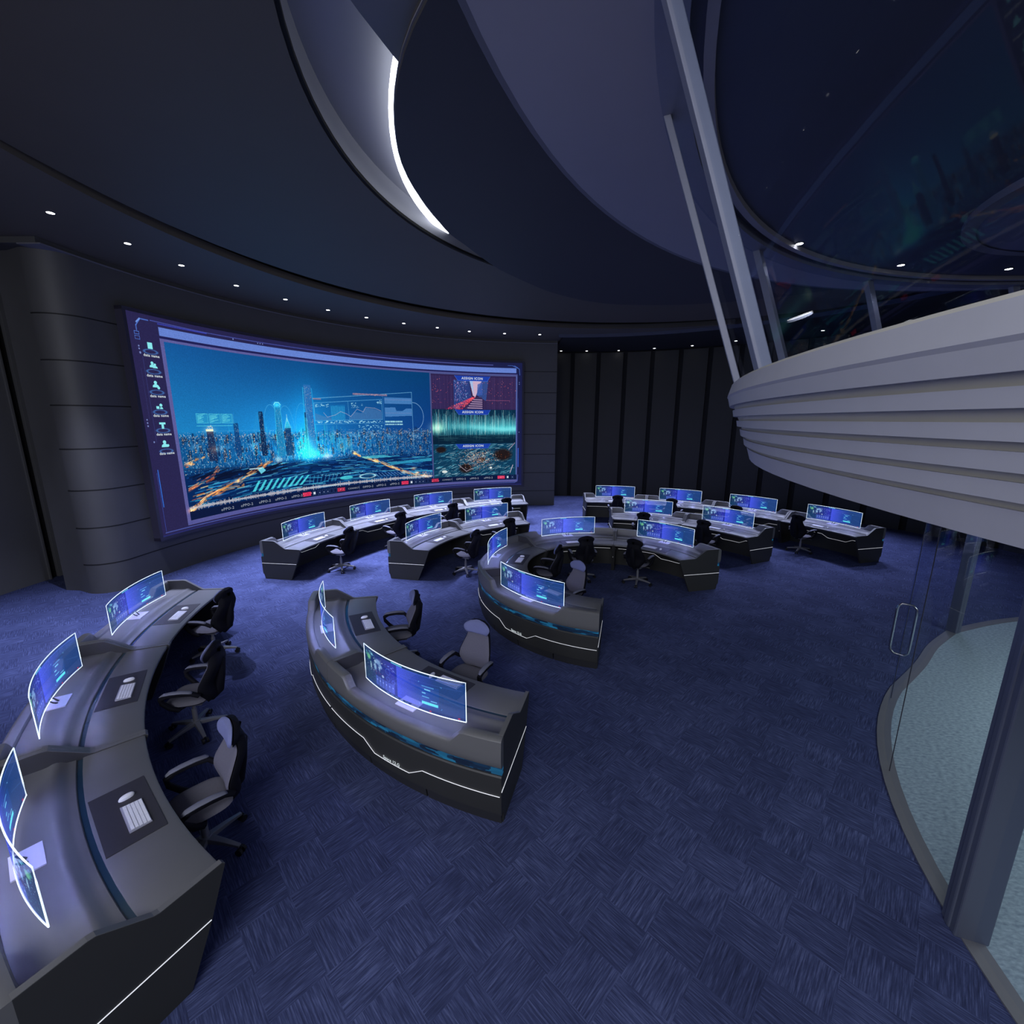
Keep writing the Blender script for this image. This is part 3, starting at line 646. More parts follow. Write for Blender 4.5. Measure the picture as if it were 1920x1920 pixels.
def wall_picture():
    W,H=1300,430; c=Cv(W,H,11); r=c.r
    x=c.X/W; y=c.Y/H
    c.a=np.stack([.165-.06*x,.15-.03*x,.31-.03*x],-1)
    # picture frame field and title bar
    c.rect(70,39,1281,419,(92,92,152),1.0); c.mix((c.X>600)&(c.X<1281)&(c.Y>39)&(c.Y<419),(70,78,132),np.clip((c.X-300)/900,0,.8))
    c.rect(71,18,1276,34,(100,128,206)); c.rect(71,35,1281,39,(32,32,84))
    # ---- main city picture: x 79..923, y 44..393
    m=(c.X>=79)&(c.X<923)&(c.Y>=44)&(c.Y<394)
    u=(c.X-79)/844.; v=np.clip((c.Y-44)/186.,0,1)
    base=np.stack([.085+.03*v-.05*u,.34+.17*v*(1-u)-.10*u,.60+.16*v*(1-.5*u)-.16*u],-1)
    c.a=np.where(m[...,None],base,c.a)
    c.glow(430,235,190,95,(10,70,90),.75); c.glow(470,240,60,120,(0,70,80),.6)
    # far city haze and lights
    c.mix(m,(14,66,120),.8*np.clip((c.Y-221)/16.,0,1))
    g=np.exp(-((c.X-470)/230.)**2)
    c.a=np.where((m&(c.Y>222)&(c.Y<318))[...,None],np.clip(c.a+g[...,None]*np.array([.02,.26,.36])*(1-np.abs(c.Y-268)/60.)[...,None],0,1),c.a)
    c.dots(80,222,921,236,260,[(255,215,160),(235,240,250)],w=(1,2),h=(1,1.4),al=(.4,.95))
    c.mix(m&(c.Y>300),(8,34,84),np.clip((c.Y-296)/26.,0,.88))
    def blocks(n,x0,x1,y0,y1,hs,ws,cols,al):
        for _ in range(n):
            xx=r.uniform(x0,x1); yy=r.uniform(y0,y1); hh=r.uniform(*hs); ww=r.uniform(*ws)
            c.rect(xx,yy-hh,xx+ww,yy,cols[r.randint(len(cols))],r.uniform(*al))
    blocks(330,80,916,240,312,(5,26),(3,9),[(12,58,112),(18,84,146),(10,44,90),(24,106,168),(14,70,130)],(.35,.85))
    cit=[(150,225,250),(90,200,240),(230,240,250),(60,170,230),(255,210,150)]
    c.dots(80,228,920,240,700,[(210,230,245),(255,205,150),(130,200,240)],w=(1,2.4),h=(1,1.6),al=(.25,.8))
    c.dots(80,238,920,312,2300,cit,w=(1,2),h=(1,2.4),al=(.2,.75))
    for _ in range(240):
        xx=r.normal(455,105); yy=r.uniform(230,305); c.rect(xx,yy-r.uniform(8,34),xx+1.2,yy,[(60,220,235),(110,240,250),(40,180,230)][r.randint(3)],r.uniform(.25,.8))
    for _ in range(1500):
        xx=r.uniform(80,920); yy=r.uniform(232,306); c.rect(xx,yy-r.uniform(1,7),xx+1,yy,[(190,230,245),(110,200,240),(60,150,220),(240,245,250)][r.randint(4)],r.uniform(.25,.85)*(1 if abs(xx-470)<250 else .7))
    for _ in range(90):
        xx=r.uniform(84,915); yy=r.uniform(238,300); hh=r.uniform(8,26); ww=r.uniform(4,9); c.rect(xx,yy-hh,xx+ww,yy,(8,34,72),.7); c.dots(xx,yy-hh,xx+ww-1,yy,int(hh),[(120,200,240),(220,230,245),(255,200,140)],w=(1,1.5),h=(1,1.5),al=(.4,.95))
    for gx in (120,190,285,620,690,760,860): c.glow(gx,r.uniform(236,262),16,6,(60,60,50),.7)
    # towers: x0,x1,top,base
    T=[(151,175,222,288,(26,44,84)),(229,246,204,282,(18,66,124)),(306,323,176,286,(16,40,80)),(358,379,158,290,(30,130,185)),(384,407,214,290,(20,60,110)),(452,462,176,296,(16,60,110)),(456,486,103,300,(46,110,178))]
    for x0,x1,t,b_,cc in T:
        c.poly([(x0+(x1-x0)*.12,t),(x1-(x1-x0)*.12,t),(x1,b_),(x0,b_)],cc,.93)
        for _ in range(int((b_-t)*(x1-x0)/22)): c.rect(r.uniform(x0+2,x1-2),r.uniform(t+3,b_),0,0,cit[r.randint(5)],r.uniform(.3,.9))
    c.rect(153,217,173,222,(255,220,190),.95); c.glow(163,219,14,7,(120,70,30),.8); c.dots(155,208,171,218,22,[(255,235,210)],al=(.4,.9)); c.glow(168,262,10,9,(110,60,20),.6)
    c.line([(358,158),(363,152),(374,152),(379,158)],(130,240,250),1,1.4); c.line([(360,160),(356,288)],(70,215,245),.8); c.line([(377,160),(381,288)],(70,215,245),.8); c.glow(368,158,10,6,(40,110,110),.9)
    c.poly([(395.5,188),(386,218),(405,218)],(60,200,235),.8); c.line([(395.5,182),(395.5,200)],(200,240,250),.9); c.line([(386,216),(395,190),(405,216)],(150,240,255),.9)
    c.line([(456,110),(450,296)],(60,205,245),.75,1.4); c.line([(485,112),(492,300)],(50,190,245),.75,1.4); c.line([(462,112),(459,296)],(120,230,250),.45); 
    for k in range(5): c.rect(453+2*k,190,454+2*k,300,(80,240,240),.5)
    c.glow(452,272,30,34,(20,150,140),.8); c.glow(474,290,60,16,(30,140,150),.7); c.glow(520,298,16,8,(150,90,60),.9); c.glow(355,298,12,8,(140,100,60),.9)
    c.poly([(303,178),(282,232),(298,232),(316,178)],(40,150,210),.25); c.poly([(545,155),(597,152),(592,200),(545,200)],(30,165,230),.35)
    for k in range(10): c.rect(548+5*k,156+r.uniform(0,3),550+5*k,196,(70,210,250),.75)
    for k in range(12): c.line([(560+4.6*k+r.uniform(-1,1),250),(560+4.6*k,r.uniform(280,292))],(110,240,245),.75)
    c.poly([(545,212),(536,262),(552,262)],(50,190,235),.55); c.line([(549,214),(552,250)],(120,240,250),.7)
    # arcs and outlines drawn over the skyline
    for cx,rx,t,al in ((346,26,158,.5),(392,26,160,.45),(447,26,152,.4)):
        P=[(cx+rx*math.cos(a),228-(228-t)*math.sin(a)) for a in np.linspace(0,PI,24)]; c.line(P,(90,190,240),al)
    for k in range(3):
        x0=132+33.5*k; c.rect(x0,184,x0+31,203,(60,190,220),.30); c.frame(x0,183,x0+31,204,(90,215,230),.75)
        for q in range(7): c.line([(x0+3,201-q*2.3),(x0+12+r.uniform(0,14),200-q*2.4-r.uniform(0,3))],(120,235,235),.7)
    c.rect(130,209,229,210,(90,215,235),.9); c.rect(130,221,420,222,(80,170,220),.45); c.line([(232,183),(232,203),(240,210)],(90,200,230),.6)
    # translucent data window
    c.line([(486,138),(849,108),(850,290)],(130,200,235),.85); c.poly([(488,141),(738,122),(738,230),(488,232)],(18,84,150),.35)
    c.line([(489,150),(733,133),(733,194),(489,198),(489,150)],(110,190,235),.8); c.line([(608,143),(610,196)],(110,190,235),.6); c.line([(739,124),(739,290)],(60,130,200),.6,2)
    c.poly([(492,178),(520,186),(545,190),(546,196),(492,197)],(90,130,180),.5); c.poly([(610,190),(630,172),(655,176),(668,160),(700,162),(730,170),(731,193),(610,195)],(90,130,180),.5)
    c.line([(520,176),(532,188),(560,182),(580,172),(600,178),(615,186),(640,164),(662,172),(672,158),(705,160),(728,168)],(190,180,200),.8)
    c.rect(628,118,755,123,(170,130,150),.7); c.dots(628,117,755,123,60,[(220,160,150),(60,80,140)],w=(1,3),h=(1,2),al=(.3,.8)); c.rect(487,137,515,141,(180,120,130),.6)
    c.dots(492,152,536,160,26,[(170,230,245)],w=(2,5),h=(1,2),al=(.5,.9)); c.dots(614,145,660,160,22,[(170,230,245)],w=(2,6),h=(1,2),al=(.5,.9)); c.dots(712,137,731,146,16,[(170,230,245)],w=(2,6),h=(1,2),al=(.5,.9))
    c.dots(492,198,733,204,80,[(170,230,245)],w=(2,6),h=(1,3),al=(.5,.95)); c.line([(487,208),(736,205)],(110,190,235),.6); c.dots(640,210,734,230,60,[(150,220,245)],w=(2,6),h=(1,2.4),al=(.3,.9))
    c.rect(744,127,848,146,(86,140,200),.75); c.rect(744,133,848,134,(170,150,190),.5); c.poly([(744,158),(783,156),(788,168),(810,168),(826,160),(848,160),(848,182),(744,186)],(86,140,200),.75); c.rect(744,174,848,175,(170,150,190),.4)
    for yy in (199,208):
        xx=743
        while xx<808: ww=r.uniform(2,5); c.rect(xx,yy,xx+ww,yy+4.5,(180,240,245),.9); xx+=ww+1.5
    P=[(851+42*math.sin(a),185-45*math.cos(a)) for a in np.linspace(0,PI,24)]; c.line(P,(160,205,240),.85)
    # foreground: roads and light streaks
    for _ in range(620):
        xx=r.uniform(82,915); yy=r.uniform(308,388); L=r.uniform(10,70); s_=r.uniform(-.20,.02) if xx<420 else r.uniform(-.08,.10)
        c.line([(xx,yy),(min(xx+L,921),yy+s_*L)],[(40,140,210),(60,190,230),(20,90,170),(8,22,60),(8,22,60),(110,220,245)][r.randint(6)],r.uniform(.25,.8),r.uniform(.8,2.2))
    for _ in range(60):
        yy=r.uniform(312,332); xx=r.uniform(85,330); c.line([(xx,yy),(xx+r.uniform(20,60),yy-r.uniform(2,10))],(10,20,48),.7,3)
    def road(P,w,n,cols):
        for _ in range(n):
            o=r.normal(0,w); k=r.randint(len(P)-1); t=r.rand(); t2=min(1,t+r.uniform(.05,.4)); (x0,y0),(x1,y1)=P[k],P[k+1]
            c.line([(x0+(x1-x0)*t,y0+(y1-y0)*t+o),(x0+(x1-x0)*t2,y0+(y1-y0)*t2+o)],cols[r.randint(len(cols))],r.uniform(.3,.9),r.uniform(.8,1.8))
    org=[(255,150,50),(255,190,110),(230,110,50),(255,225,180)]
    road([(337,300),(286,316),(222,340),(129,366),(82,388)],3.2,130,org); road([(80,292),(110,286),(140,276)],3,30,org); road([(82,345),(157,320),(175,306)],4,40,[(230,110,60),(255,170,110)]); road([(82,364),(150,356),(240,352)],5,26,org)
    road([(614,293),(642,305),(707,324),(789,357),(858,378),(915,386)],2.6,150,org+[(255,240,200)])
    for gx,gy,k in ((222,340,.8),(162,362,.9),(85,388,1),(95,288,.7),(860,370,1),(845,355,.7),(700,322,.7),(620,295,.8),(890,380,.8),(760,345,.6)): c.glow(gx,gy,9,5,(200,110,30),k)
    for k in range(9):
        x0=262+19*k; c.poly([(x0,372),(x0+11,371),(x0+30+k*1.2,346),(x0+22+k*1.2,347)],(80,225,235),.85)
    for k in range(8): c.line([(450+13*k,372),(455+14*k,350)],(60,170,220),.6,2)
    for k in range(12): c.line([(705+13*k,372),(694+12*k,362)],(120,180,235),.6,2)
    c.ell(583,366,26,6,(80,220,230),.8); c.ell(663,367,29,7,(190,235,245),.95,w=1.6); c.ell(663,367,22,4,(20,60,110),.8)
    c.dots(480,350,700,356,60,[(150,230,245)],al=(.5,.9)); c.line([(80,300),(300,312)],(20,50,90),.6,3)
    c.poly([(740,330),(920,322),(920,332),(760,338)],(60,190,220),.6); c.poly([(640,306),(730,304),(760,312),(660,314)],(90,220,230),.6)
    c.poly([(288,318),(302,312),(312,322),(296,330)],(120,230,250),.85); c.rect(262,314,300,317,(210,240,245),.8); c.dots(880,365,920,388,60,[(255,190,150),(120,160,220)],h=(2,6),al=(.3,.8))
    # sound wave and ticker
    for xx in range(80,922):
        hh=abs(r.normal(0,2.2))+(5 if r.rand()<.05 else 1.2); c.rect(xx,384-hh,xx+1,384+hh,(225,215,215),.75)
    c.rect(79,391,1278,410,(14,26,62))
    for x0,x1,cc in ((424,452,(235,50,90)),(547,575,(190,50,80)),(794,822,(235,50,90)),(918,946,(200,50,80)),(1197,1228,(235,60,100))):
        c.rect(x0,395,x1,406,cc,.9); c.dots(x0,397,x1,404,12,[(250,140,160),(150,20,60)],w=(1,4),h=(1,2))
    for x0 in (458,476,492,506,520,534,828,846,862,876,890,904,1234,1256): c.frame(x0,394,x0+11,407,(60,90,150),.6); 
    for x0 in (460,830,1236): c.rect(x0+1,397,x0+8,404,(230,240,250),.9)
    for x0 in (480,495,509,849,865,879,1258): c.rect(x0+1,399,x0+5,403,(120,140,180),.8)
    c.rect(1003,394,1004,408,(90,110,150),.8); c.rect(628,394,629,408,(90,110,150),.8)
    # ---- three small pictures on the right: x 928..1275
    def sub(x0,y0,x1,y1,col):
        mm=(c.X>=x0)&(c.X<x1)&(c.Y>=y0)&(c.Y<y1); c.mix(mm,col,1); return mm
    sub(928,46,1275,160,(46,34,74))
    for xx in range(928,1275,3):
        if 1080<xx<1136: continue
        c.rect(xx,50,xx+1,160,(110,90,150) if r.rand()<.5 else (70,70,140),r.uniform(.1,.45))
    for yy in range(54,156,4): c.rect(928,yy,1022,yy+1,(80,70,140),.25); c.rect(1150,yy,1275,yy+1,(120,80,120),.25)
    c.poly([(1018,62),(1082,62),(1090,120),(1030,160),(1018,160)],(40,70,140),.7); c.poly([(1136,62),(1160,62),(1150,130),(1110,110)],(50,90,160),.7)
    c.poly([(1082,58),(1136,58),(1120,90),(1106,118),(1096,112)],(210,180,205),.95); c.poly([(1082,62),(1096,60),(1100,112)],(150,190,235),.8); c.poly([(1116,75),(1136,66),(1136,110),(1112,112)],(60,90,170),.8)
    c.dots(1020,64,1075,130,160,[(150,190,240),(90,110,200),(220,170,220)],w=(1,2),h=(1,5),al=(.3,.9)); c.dots(930,60,1275,140,150,[(255,140,140),(230,90,110)],al=(.4,.9))
    for _ in range(520):
        t=r.rand(); yy=118+42*t; xx=1096-95*t+r.uniform(-4,8)*(1+5*t); c.rect(xx,yy,xx+r.uniform(1,4),yy+1.5,[(250,70,90),(255,120,120),(220,50,90)][r.randint(3)],r.uniform(.4,.95))
    c.poly([(1104,120),(1134,116),(1134,158),(1060,159)],(60,50,90),.8)
    for k in range(5): c.line([(1098-6*k,126+7*k),(1134,127+7*k)],(225,190,220),.8,2.2)
    c.rect(1150,128,1250,129,(220,110,150),.6)
    sub(928,160,1275,277,(12,44,70)); yy=np.clip(1-np.abs(c.Y-222)/46.,0,1); mm=(c.X>=928)&(c.X<1275)&(c.Y>=160)&(c.Y<277)
    c.mix(mm,(60,190,200),yy**1.4*np.clip(.35+.65*(c.X-928)/300.,0,1)); 
    for _ in range(520):
        xx=r.uniform(929,1274); hh=abs(r.normal(0,26))+6; y0=r.normal(216,8); c.rect(xx,max(161,y0-hh),xx+1,min(y0+hh*.7,275),[(150,240,240),(70,200,220),(210,250,245),(20,90,110)][r.randint(4)],r.uniform(.15,.6))
    c.mix(mm,(130,240,245),np.exp(-((c.Y-(222+6*np.sin(c.X/60.)))/9.)**2)*.75*np.clip((c.X-960)/260.,.1,1)); c.glow(945,222,26,16,(150,150,90),.8)
    for _ in range(30): xx=r.uniform(930,1230); y0=r.uniform(244,274); c.rect(xx,y0,xx+r.uniform(10,60),y0+1,(110,200,200),r.uniform(.3,.8))
    c.mix(mm&(c.Y>246),(8,26,44),.55)
    sub(928,277,1275,392,(16,60,90))
    for _ in range(900):
        xx=r.uniform(928,1250); y0=r.uniform(279,390); L=r.uniform(6,26); s_=r.uniform(-.5,.1); c.line([(xx,y0),(min(xx+L,1274),np.clip(y0+s_*L,279,390))],[(110,200,220),(200,235,240),(10,40,66),(30,110,140),(12,46,74)][r.randint(5)],r.uniform(.2,.7),r.uniform(.8,2))
    for a_,b_,rx,ry in ((1219,318,46,26),(1062,364,34,20),(960,296,26,13),(1130,334,16,9)): c.ell(a_,b_,rx,ry,(32,22,24),.95,soft=.4)
    c.dots(1175,300,1262,340,60,[(190,90,40),(90,50,40)],al=(.3,.8))
    for _ in range(900):
        xx=r.normal(1112,42); y0=r.normal(330,20)
        if 1000<xx<1210 and 296<y0<378: c.rect(xx,y0,xx+r.uniform(1,3),y0+1.4,[(250,190,140),(255,230,205),(200,110,60),(150,160,190)][r.randint(4)],r.uniform(.3,.9))
    c.line([(1270,276),(1245,300)],(210,170,190),.8,2); c.line([(1030,350),(1064,374),(1090,364)],(200,190,210),.8,1.6); c.line([(1262,356),(1250,384)],(220,190,210),.9,2.4); c.ell(972,372,12,5,(235,240,235),.9); c.ell(1168,364,6,4,(235,240,235),.9)
    for y0 in (48,161,278):
        c.poly([(1022,y0),(1168,y0),(1156,y0+16),(1036,y0+16)],(28,62,168),.96); c.line([(1022,y0),(1036,y0+16),(1156,y0+16),(1168,y0)],(80,120,220),.8)
    c.rect(924,44,927,393,(70,80,130)); c.rect(1275,44,1278,393,(90,120,200),.6)
    # ---- decoration of the surround
    bl=(84,128,225)
    c.line([(20,31),(20,22),(31,9),(49,9)],bl,.9,1.6); c.line([(22,16),(30,9)],(120,160,240),.9,2.5); c.frame(14,33,25,39,bl,.8); c.frame(14,41,25,48,bl,.7)
    c.line([(54,8),(189,10),(560,10)],(84,100,200),.8,1.2); c.rect(70,11,190,13,(60,70,190),.8); c.line([(560,8),(1180,9)],(110,120,210),.8,1.6); c.rect(1240,9,1262,10,bl,.8); c.line([(1262,10),(1274,14),(1288,20),(1290,40)],bl,.9,1.4); c.line([(1268,9),(1282,16)],bl,.7,1.6)
    for px,py,q in ((19,59,1.5),(19,64,1.5),(20,71,2.2),(10,196,1.3),(10,202,1.5),(10,208,1.6),(18,239,1.6),(260,13,1.5),(1288,65,1.4),(1288,71,1.4),(1288,238,1.4),(330,13,1.2),(337,13,1.2),(344,13,1.2)): c.ell(px,py,q+.6,q+.6,(130,150,210),.9,soft=.5)
    c.rect(15,294,17,370,(50,110,215),.95); c.rect(12,300,13,420,(60,80,170),.8); c.rect(24,78,25,240,(70,80,150),.5); c.rect(16,100,17,196,(60,64,120),.5)
    c.rect(1283,295,1287,364,(50,90,190),.95); c.rect(1283,120,1284,294,(50,80,160),.6)
    c.line([(10,422),(560,425),(1270,421),(1282,414),(1284,392)],(90,110,200),.8,1.4); c.rect(71,411,1281,418,(84,86,150)); c.rect(0,427,W,430,(40,44,100))
    for i,yy in enumerate((58,95,134,172,208,249)): c.ell(44,yy+9,15,4.2,(70,120,190),.9,w=1.2)
    c.a=np.clip(c.a*(1+.04*r.randn(H,W,1)),0,1); return c.a
mp=monitor_picture()
m_disp=emis_vc('monitor_picture','picture',.95,.45); m_wall=emis_vc('video_wall_picture','picture',1.0)
def mon_fn(U,V):
    a=(U*2-1)*MC; r=MRd; return np.stack([np.sin(a)*r,np.cos(a)*r-MRd*cos(MC),MONZ+.006+V*(MH-.012)],-1)
mesh_disp=grid_mesh('display',320,96,mon_fn,mp,m_disp)
mesh_disp_m=grid_mesh('display_mirrored',320,96,mon_fn,mp[:,::-1],m_disp)
# the big curved video wall
vw=thing('video_wall','huge curved video wall showing a blue night city skyline','screen',(C[0],C[1],0))
SR=10.25; Z0,Z1=.94,5.89
def scr_fn(U,V):
    t=np.radians(81.8-72.8*U); z=5.89-4.95*(1-V); return np.stack([-np.sin(t)*SR,np.cos(t)*SR,z],-1)
wpic=wall_picture(); o=link('display',grid_mesh('display_wall',1300,430,scr_fn,wpic,m_wall),vw)
def lp0(p,t): return (-sin(t)*p[0],cos(t)*p[0],p[1])
b=MB(); b.prism([(10.26,.90),(10.41,.90),(10.41,5.93),(10.26,5.93)],lp0,R_(8.8),R_(82.0),70); b.build('housing',M['sframe'],vw,smooth=30)
for za,zb in ((.87,.94),(5.89,5.96)):
    b=MB(); b.prism([(10.22,za),(10.42,za),(10.42,zb),(10.22,zb)],lp0,R_(8.6),R_(82.2),70); b.build('frame_rail',M['sframe'],vw,smooth=30)
for ta,tb in ((8.6,9.0),(81.8,82.2)):
    b=MB(); b.prism([(10.22,.87),(10.42,.87),(10.42,5.96),(10.22,5.96)],lp0,R_(ta),R_(tb),1); b.build('frame_stile',M['sframe'],vw)
def scr_xy(px,py): return (81.8-72.8*px/1300., 5.89-4.95*py/430.)
def wtext(txt,px,py,size,m,align='LEFT',sp=1.0,nm='lettering',off=0.0):
    th,z=scr_xy(px,py); r=SR-.012
    return link(nm,text_mesh(txt,size,nm,lambda x,y:(-sin(R_(th)-x/r)*r,cos(R_(th)-x/r)*r,z+y),m,align,sp,off),vw)
def wshape(polys,px,py,m,nm='icon'):
    th,z=scr_xy(px,py); r=SR-.012; b=MB()
    for P in polys:
        b.add([(-sin(R_(th)-x/r)*r,cos(R_(th)-x/r)*r,z+y) for x,y in P],[tuple(range(len(P)))])
    return b.build(nm,m,vw)
for yy in (77,114.5,153,190.5,227,265): wtext('data name',44,yy,.082,M['stext'],'CENTER',1.08,off=.0012)
def cirp(x,y,r,n=14,a0=0,a1=2*PI): return [(x+r*cos(a0+(a1-a0)*i/n),y+r*sin(a0+(a1-a0)*i/n)) for i in range(n)]
def person(x,y,k): return [cirp(x,y+.075*k,.034*k),[(x-.07*k,y-.02*k),(x+.07*k,y-.02*k),(x+.06*k,y+.02*k),(x+.02*k,y+.045*k),(x-.02*k,y+.045*k),(x-.06*k,y+.02*k)]]
wshape([[(-.055,-.06),(.055,-.06),(.055,.075),(-.055,.075)]],44,57,M['stextc']); wshape([cirp(0,0,.022)],44,57,M['sframe'])
wshape(person(-.015,0,1.0)+person(.045,-.015,.8),44,95,M['stextc'])
wshape(person(-.01,.01,1.1)+[cirp(.05,-.02,.032)],44,133,M['stextc'])
wshape([[(-.08,-.05),(-.01,-.05),(-.01,.01),(-.08,.01)],cirp(.035,.035,.035),[(.0,-.05),(.08,-.05),(.06,-.01),(.015,-.01)]],44,171,M['stextc'])
wshape([[(-.075,.03),(.075,.03),(.075,.075),(-.075,.075)],[(-.028,-.07),(.028,-.07),(.028,.04),(-.028,.04)]],44,208,M['stextc'])
wshape(person(-.02,.01,1.2)+[cirp(.055,.02,.03)],44,249,M['stextc'])
for yy in (60,172.5,289): wtext('ASSIGN ICON',1094.5,yy,.128,M['stext'],'CENTER',1.12,off=.002)
for px in (164,222,278,330,384,641,694,747,1020,1078,1138): wtext('oPPO-2' if px not in (641,1020) else 'OPPO-2',px,404,.105,M['stextd'],'LEFT',1.15)
for px in (586,961): wtext('CONNECT',px,403,.075,M['stextd'],'LEFT',1.25)

# ------------------------------------------------------------------ keyboard, mouse, mat, monitor, chair prototypes
def make_monitor(label,mir,first_parts={}):
    t=thing('curved_monitor',label,'monitor',group=None)
    link('display',mesh_disp_m if mir else mesh_disp,t)
    if not first_parts:
        N=28
        pts=[mon_pt(i/N,0) for i in range(N+1)]+[mon_pt(1,q/4) for q in range(1,5)]+[mon_pt(1-i/N,1) for i in range(1,N+1)]+[mon_pt(0,1-q/4) for q in range(1,5)]
        b=MB(); b.tube(pts,.0045,6); first_parts['frame']=b.mesh('frame',M['mframe'],60)
        yc=MRd-MRd*cos(MC)
        b=MB(); b.box((0,yc-.055,SHZ+.006),(.25,.16,.010)); first_parts['stand_base']=b.mesh('stand_base',M['stand'])
        b=MB()
        for sgn in (-1,1): b.tube([(sgn*.020,yc-.055,SHZ+.010),(sgn*.034,yc-.03,MONZ-.012),(sgn*.038,yc-.010,MONZ+.012)],[.009,.008,.006],8)
        first_parts['stand_neck']=b.mesh('stand_neck',M['neck'],50)
    for k in ('frame','stand_base','stand_neck'): link(k,first_parts[k],t)
    return t
SHZ=.762; DZ=.735
b=MB(); b.box((0,0,.0025),(.70,.34,.005)); MESH_MAT=b.mesh('desk_mat',M['deskmat'])
def make_keyboard():
    t=thing('keyboard','','keyboard')
    b=MB(); v=[(x,y,z) for z,k in ((0,1),(.006,1)) for x,y in ((-.155,-.065),(.155,-.065),(.155,.065),(-.155,.065))]; v=[(x,y,z+(.010*(y>0)*(z>0))) for x,y,z in v]
    b.add(v,[(3,2,1,0),(4,5,6,7),(0,1,5,4),(1,2,6,5),(2,3,7,6),(3,0,4,7)]); b.build('case',M['kb'],t)
    b=MB()
    for r_ in range(5):
        n=14; y=-.05+.0232*r_; z=.0075+.010*(y+.065)/.13
        if r_==0:
            xs=[(-.145,-.062),(-.058,.058),(.062,.145)]
        else: xs=[(-.146+.0209*i,-.146+.0209*i+.0178) for i in range(n)]
        for a,c_ in xs: b.box(((a+c_)/2,y,z+.002),(c_-a,.0195,.005))
    b.build('keys',M['key'],t); return t
def make_mouse():
    b=MB(); rings=[]
    for z,k in ((0,1),(.010,1.02),(.020,.93),(.027,.75),(.031,.42)):
        rings.append([(.022*k*cos(2*PI*i/18),.050*k*sin(2*PI*i/18)-.004*z/.03,z) for i in range(18)])
    b.loft(rings); return b.mesh('computer_mouse',M['mouse'],60)
MESH_MOUSE=make_mouse()
def slab_grid(fn_f,fn_b,nu,nv,name,m,parent,smooth=50):
    """closed cushion between a front and a back surface, u,v in 0..1"""
    b=MB(); v=[fn_f(i/nu,j/nv) for j in range(nv+1) for i in range(nu+1)]+[fn_b(i/nu,j/nv) for j in range(nv+1) for i in range(nu+1)]; K=(nu+1)*(nv+1); f=[]
    for j in range(nv):
        for i in range(nu):
            a=j*(nu+1)+i; f.append((a,a+1,a+nu+2,a+nu+1)); f.append((a+K,a+K+nu+1,a+K+nu+2,a+K+1))
    for i in range(nu): f.append((i,i+K,i+K+1,i+1)); a=nv*(nu+1)+i; f.append((a,a+1,a+1+K,a+K))
    for j in range(nv): a=j*(nu+1); f.append((a,a+nu+1,a+nu+1+K,a+K)); a+=nu; f.append((a,a+K,a+nu+1+K,a+nu+1))
    b.add(v,f); return b.build(name,m,parent,smooth=smooth)
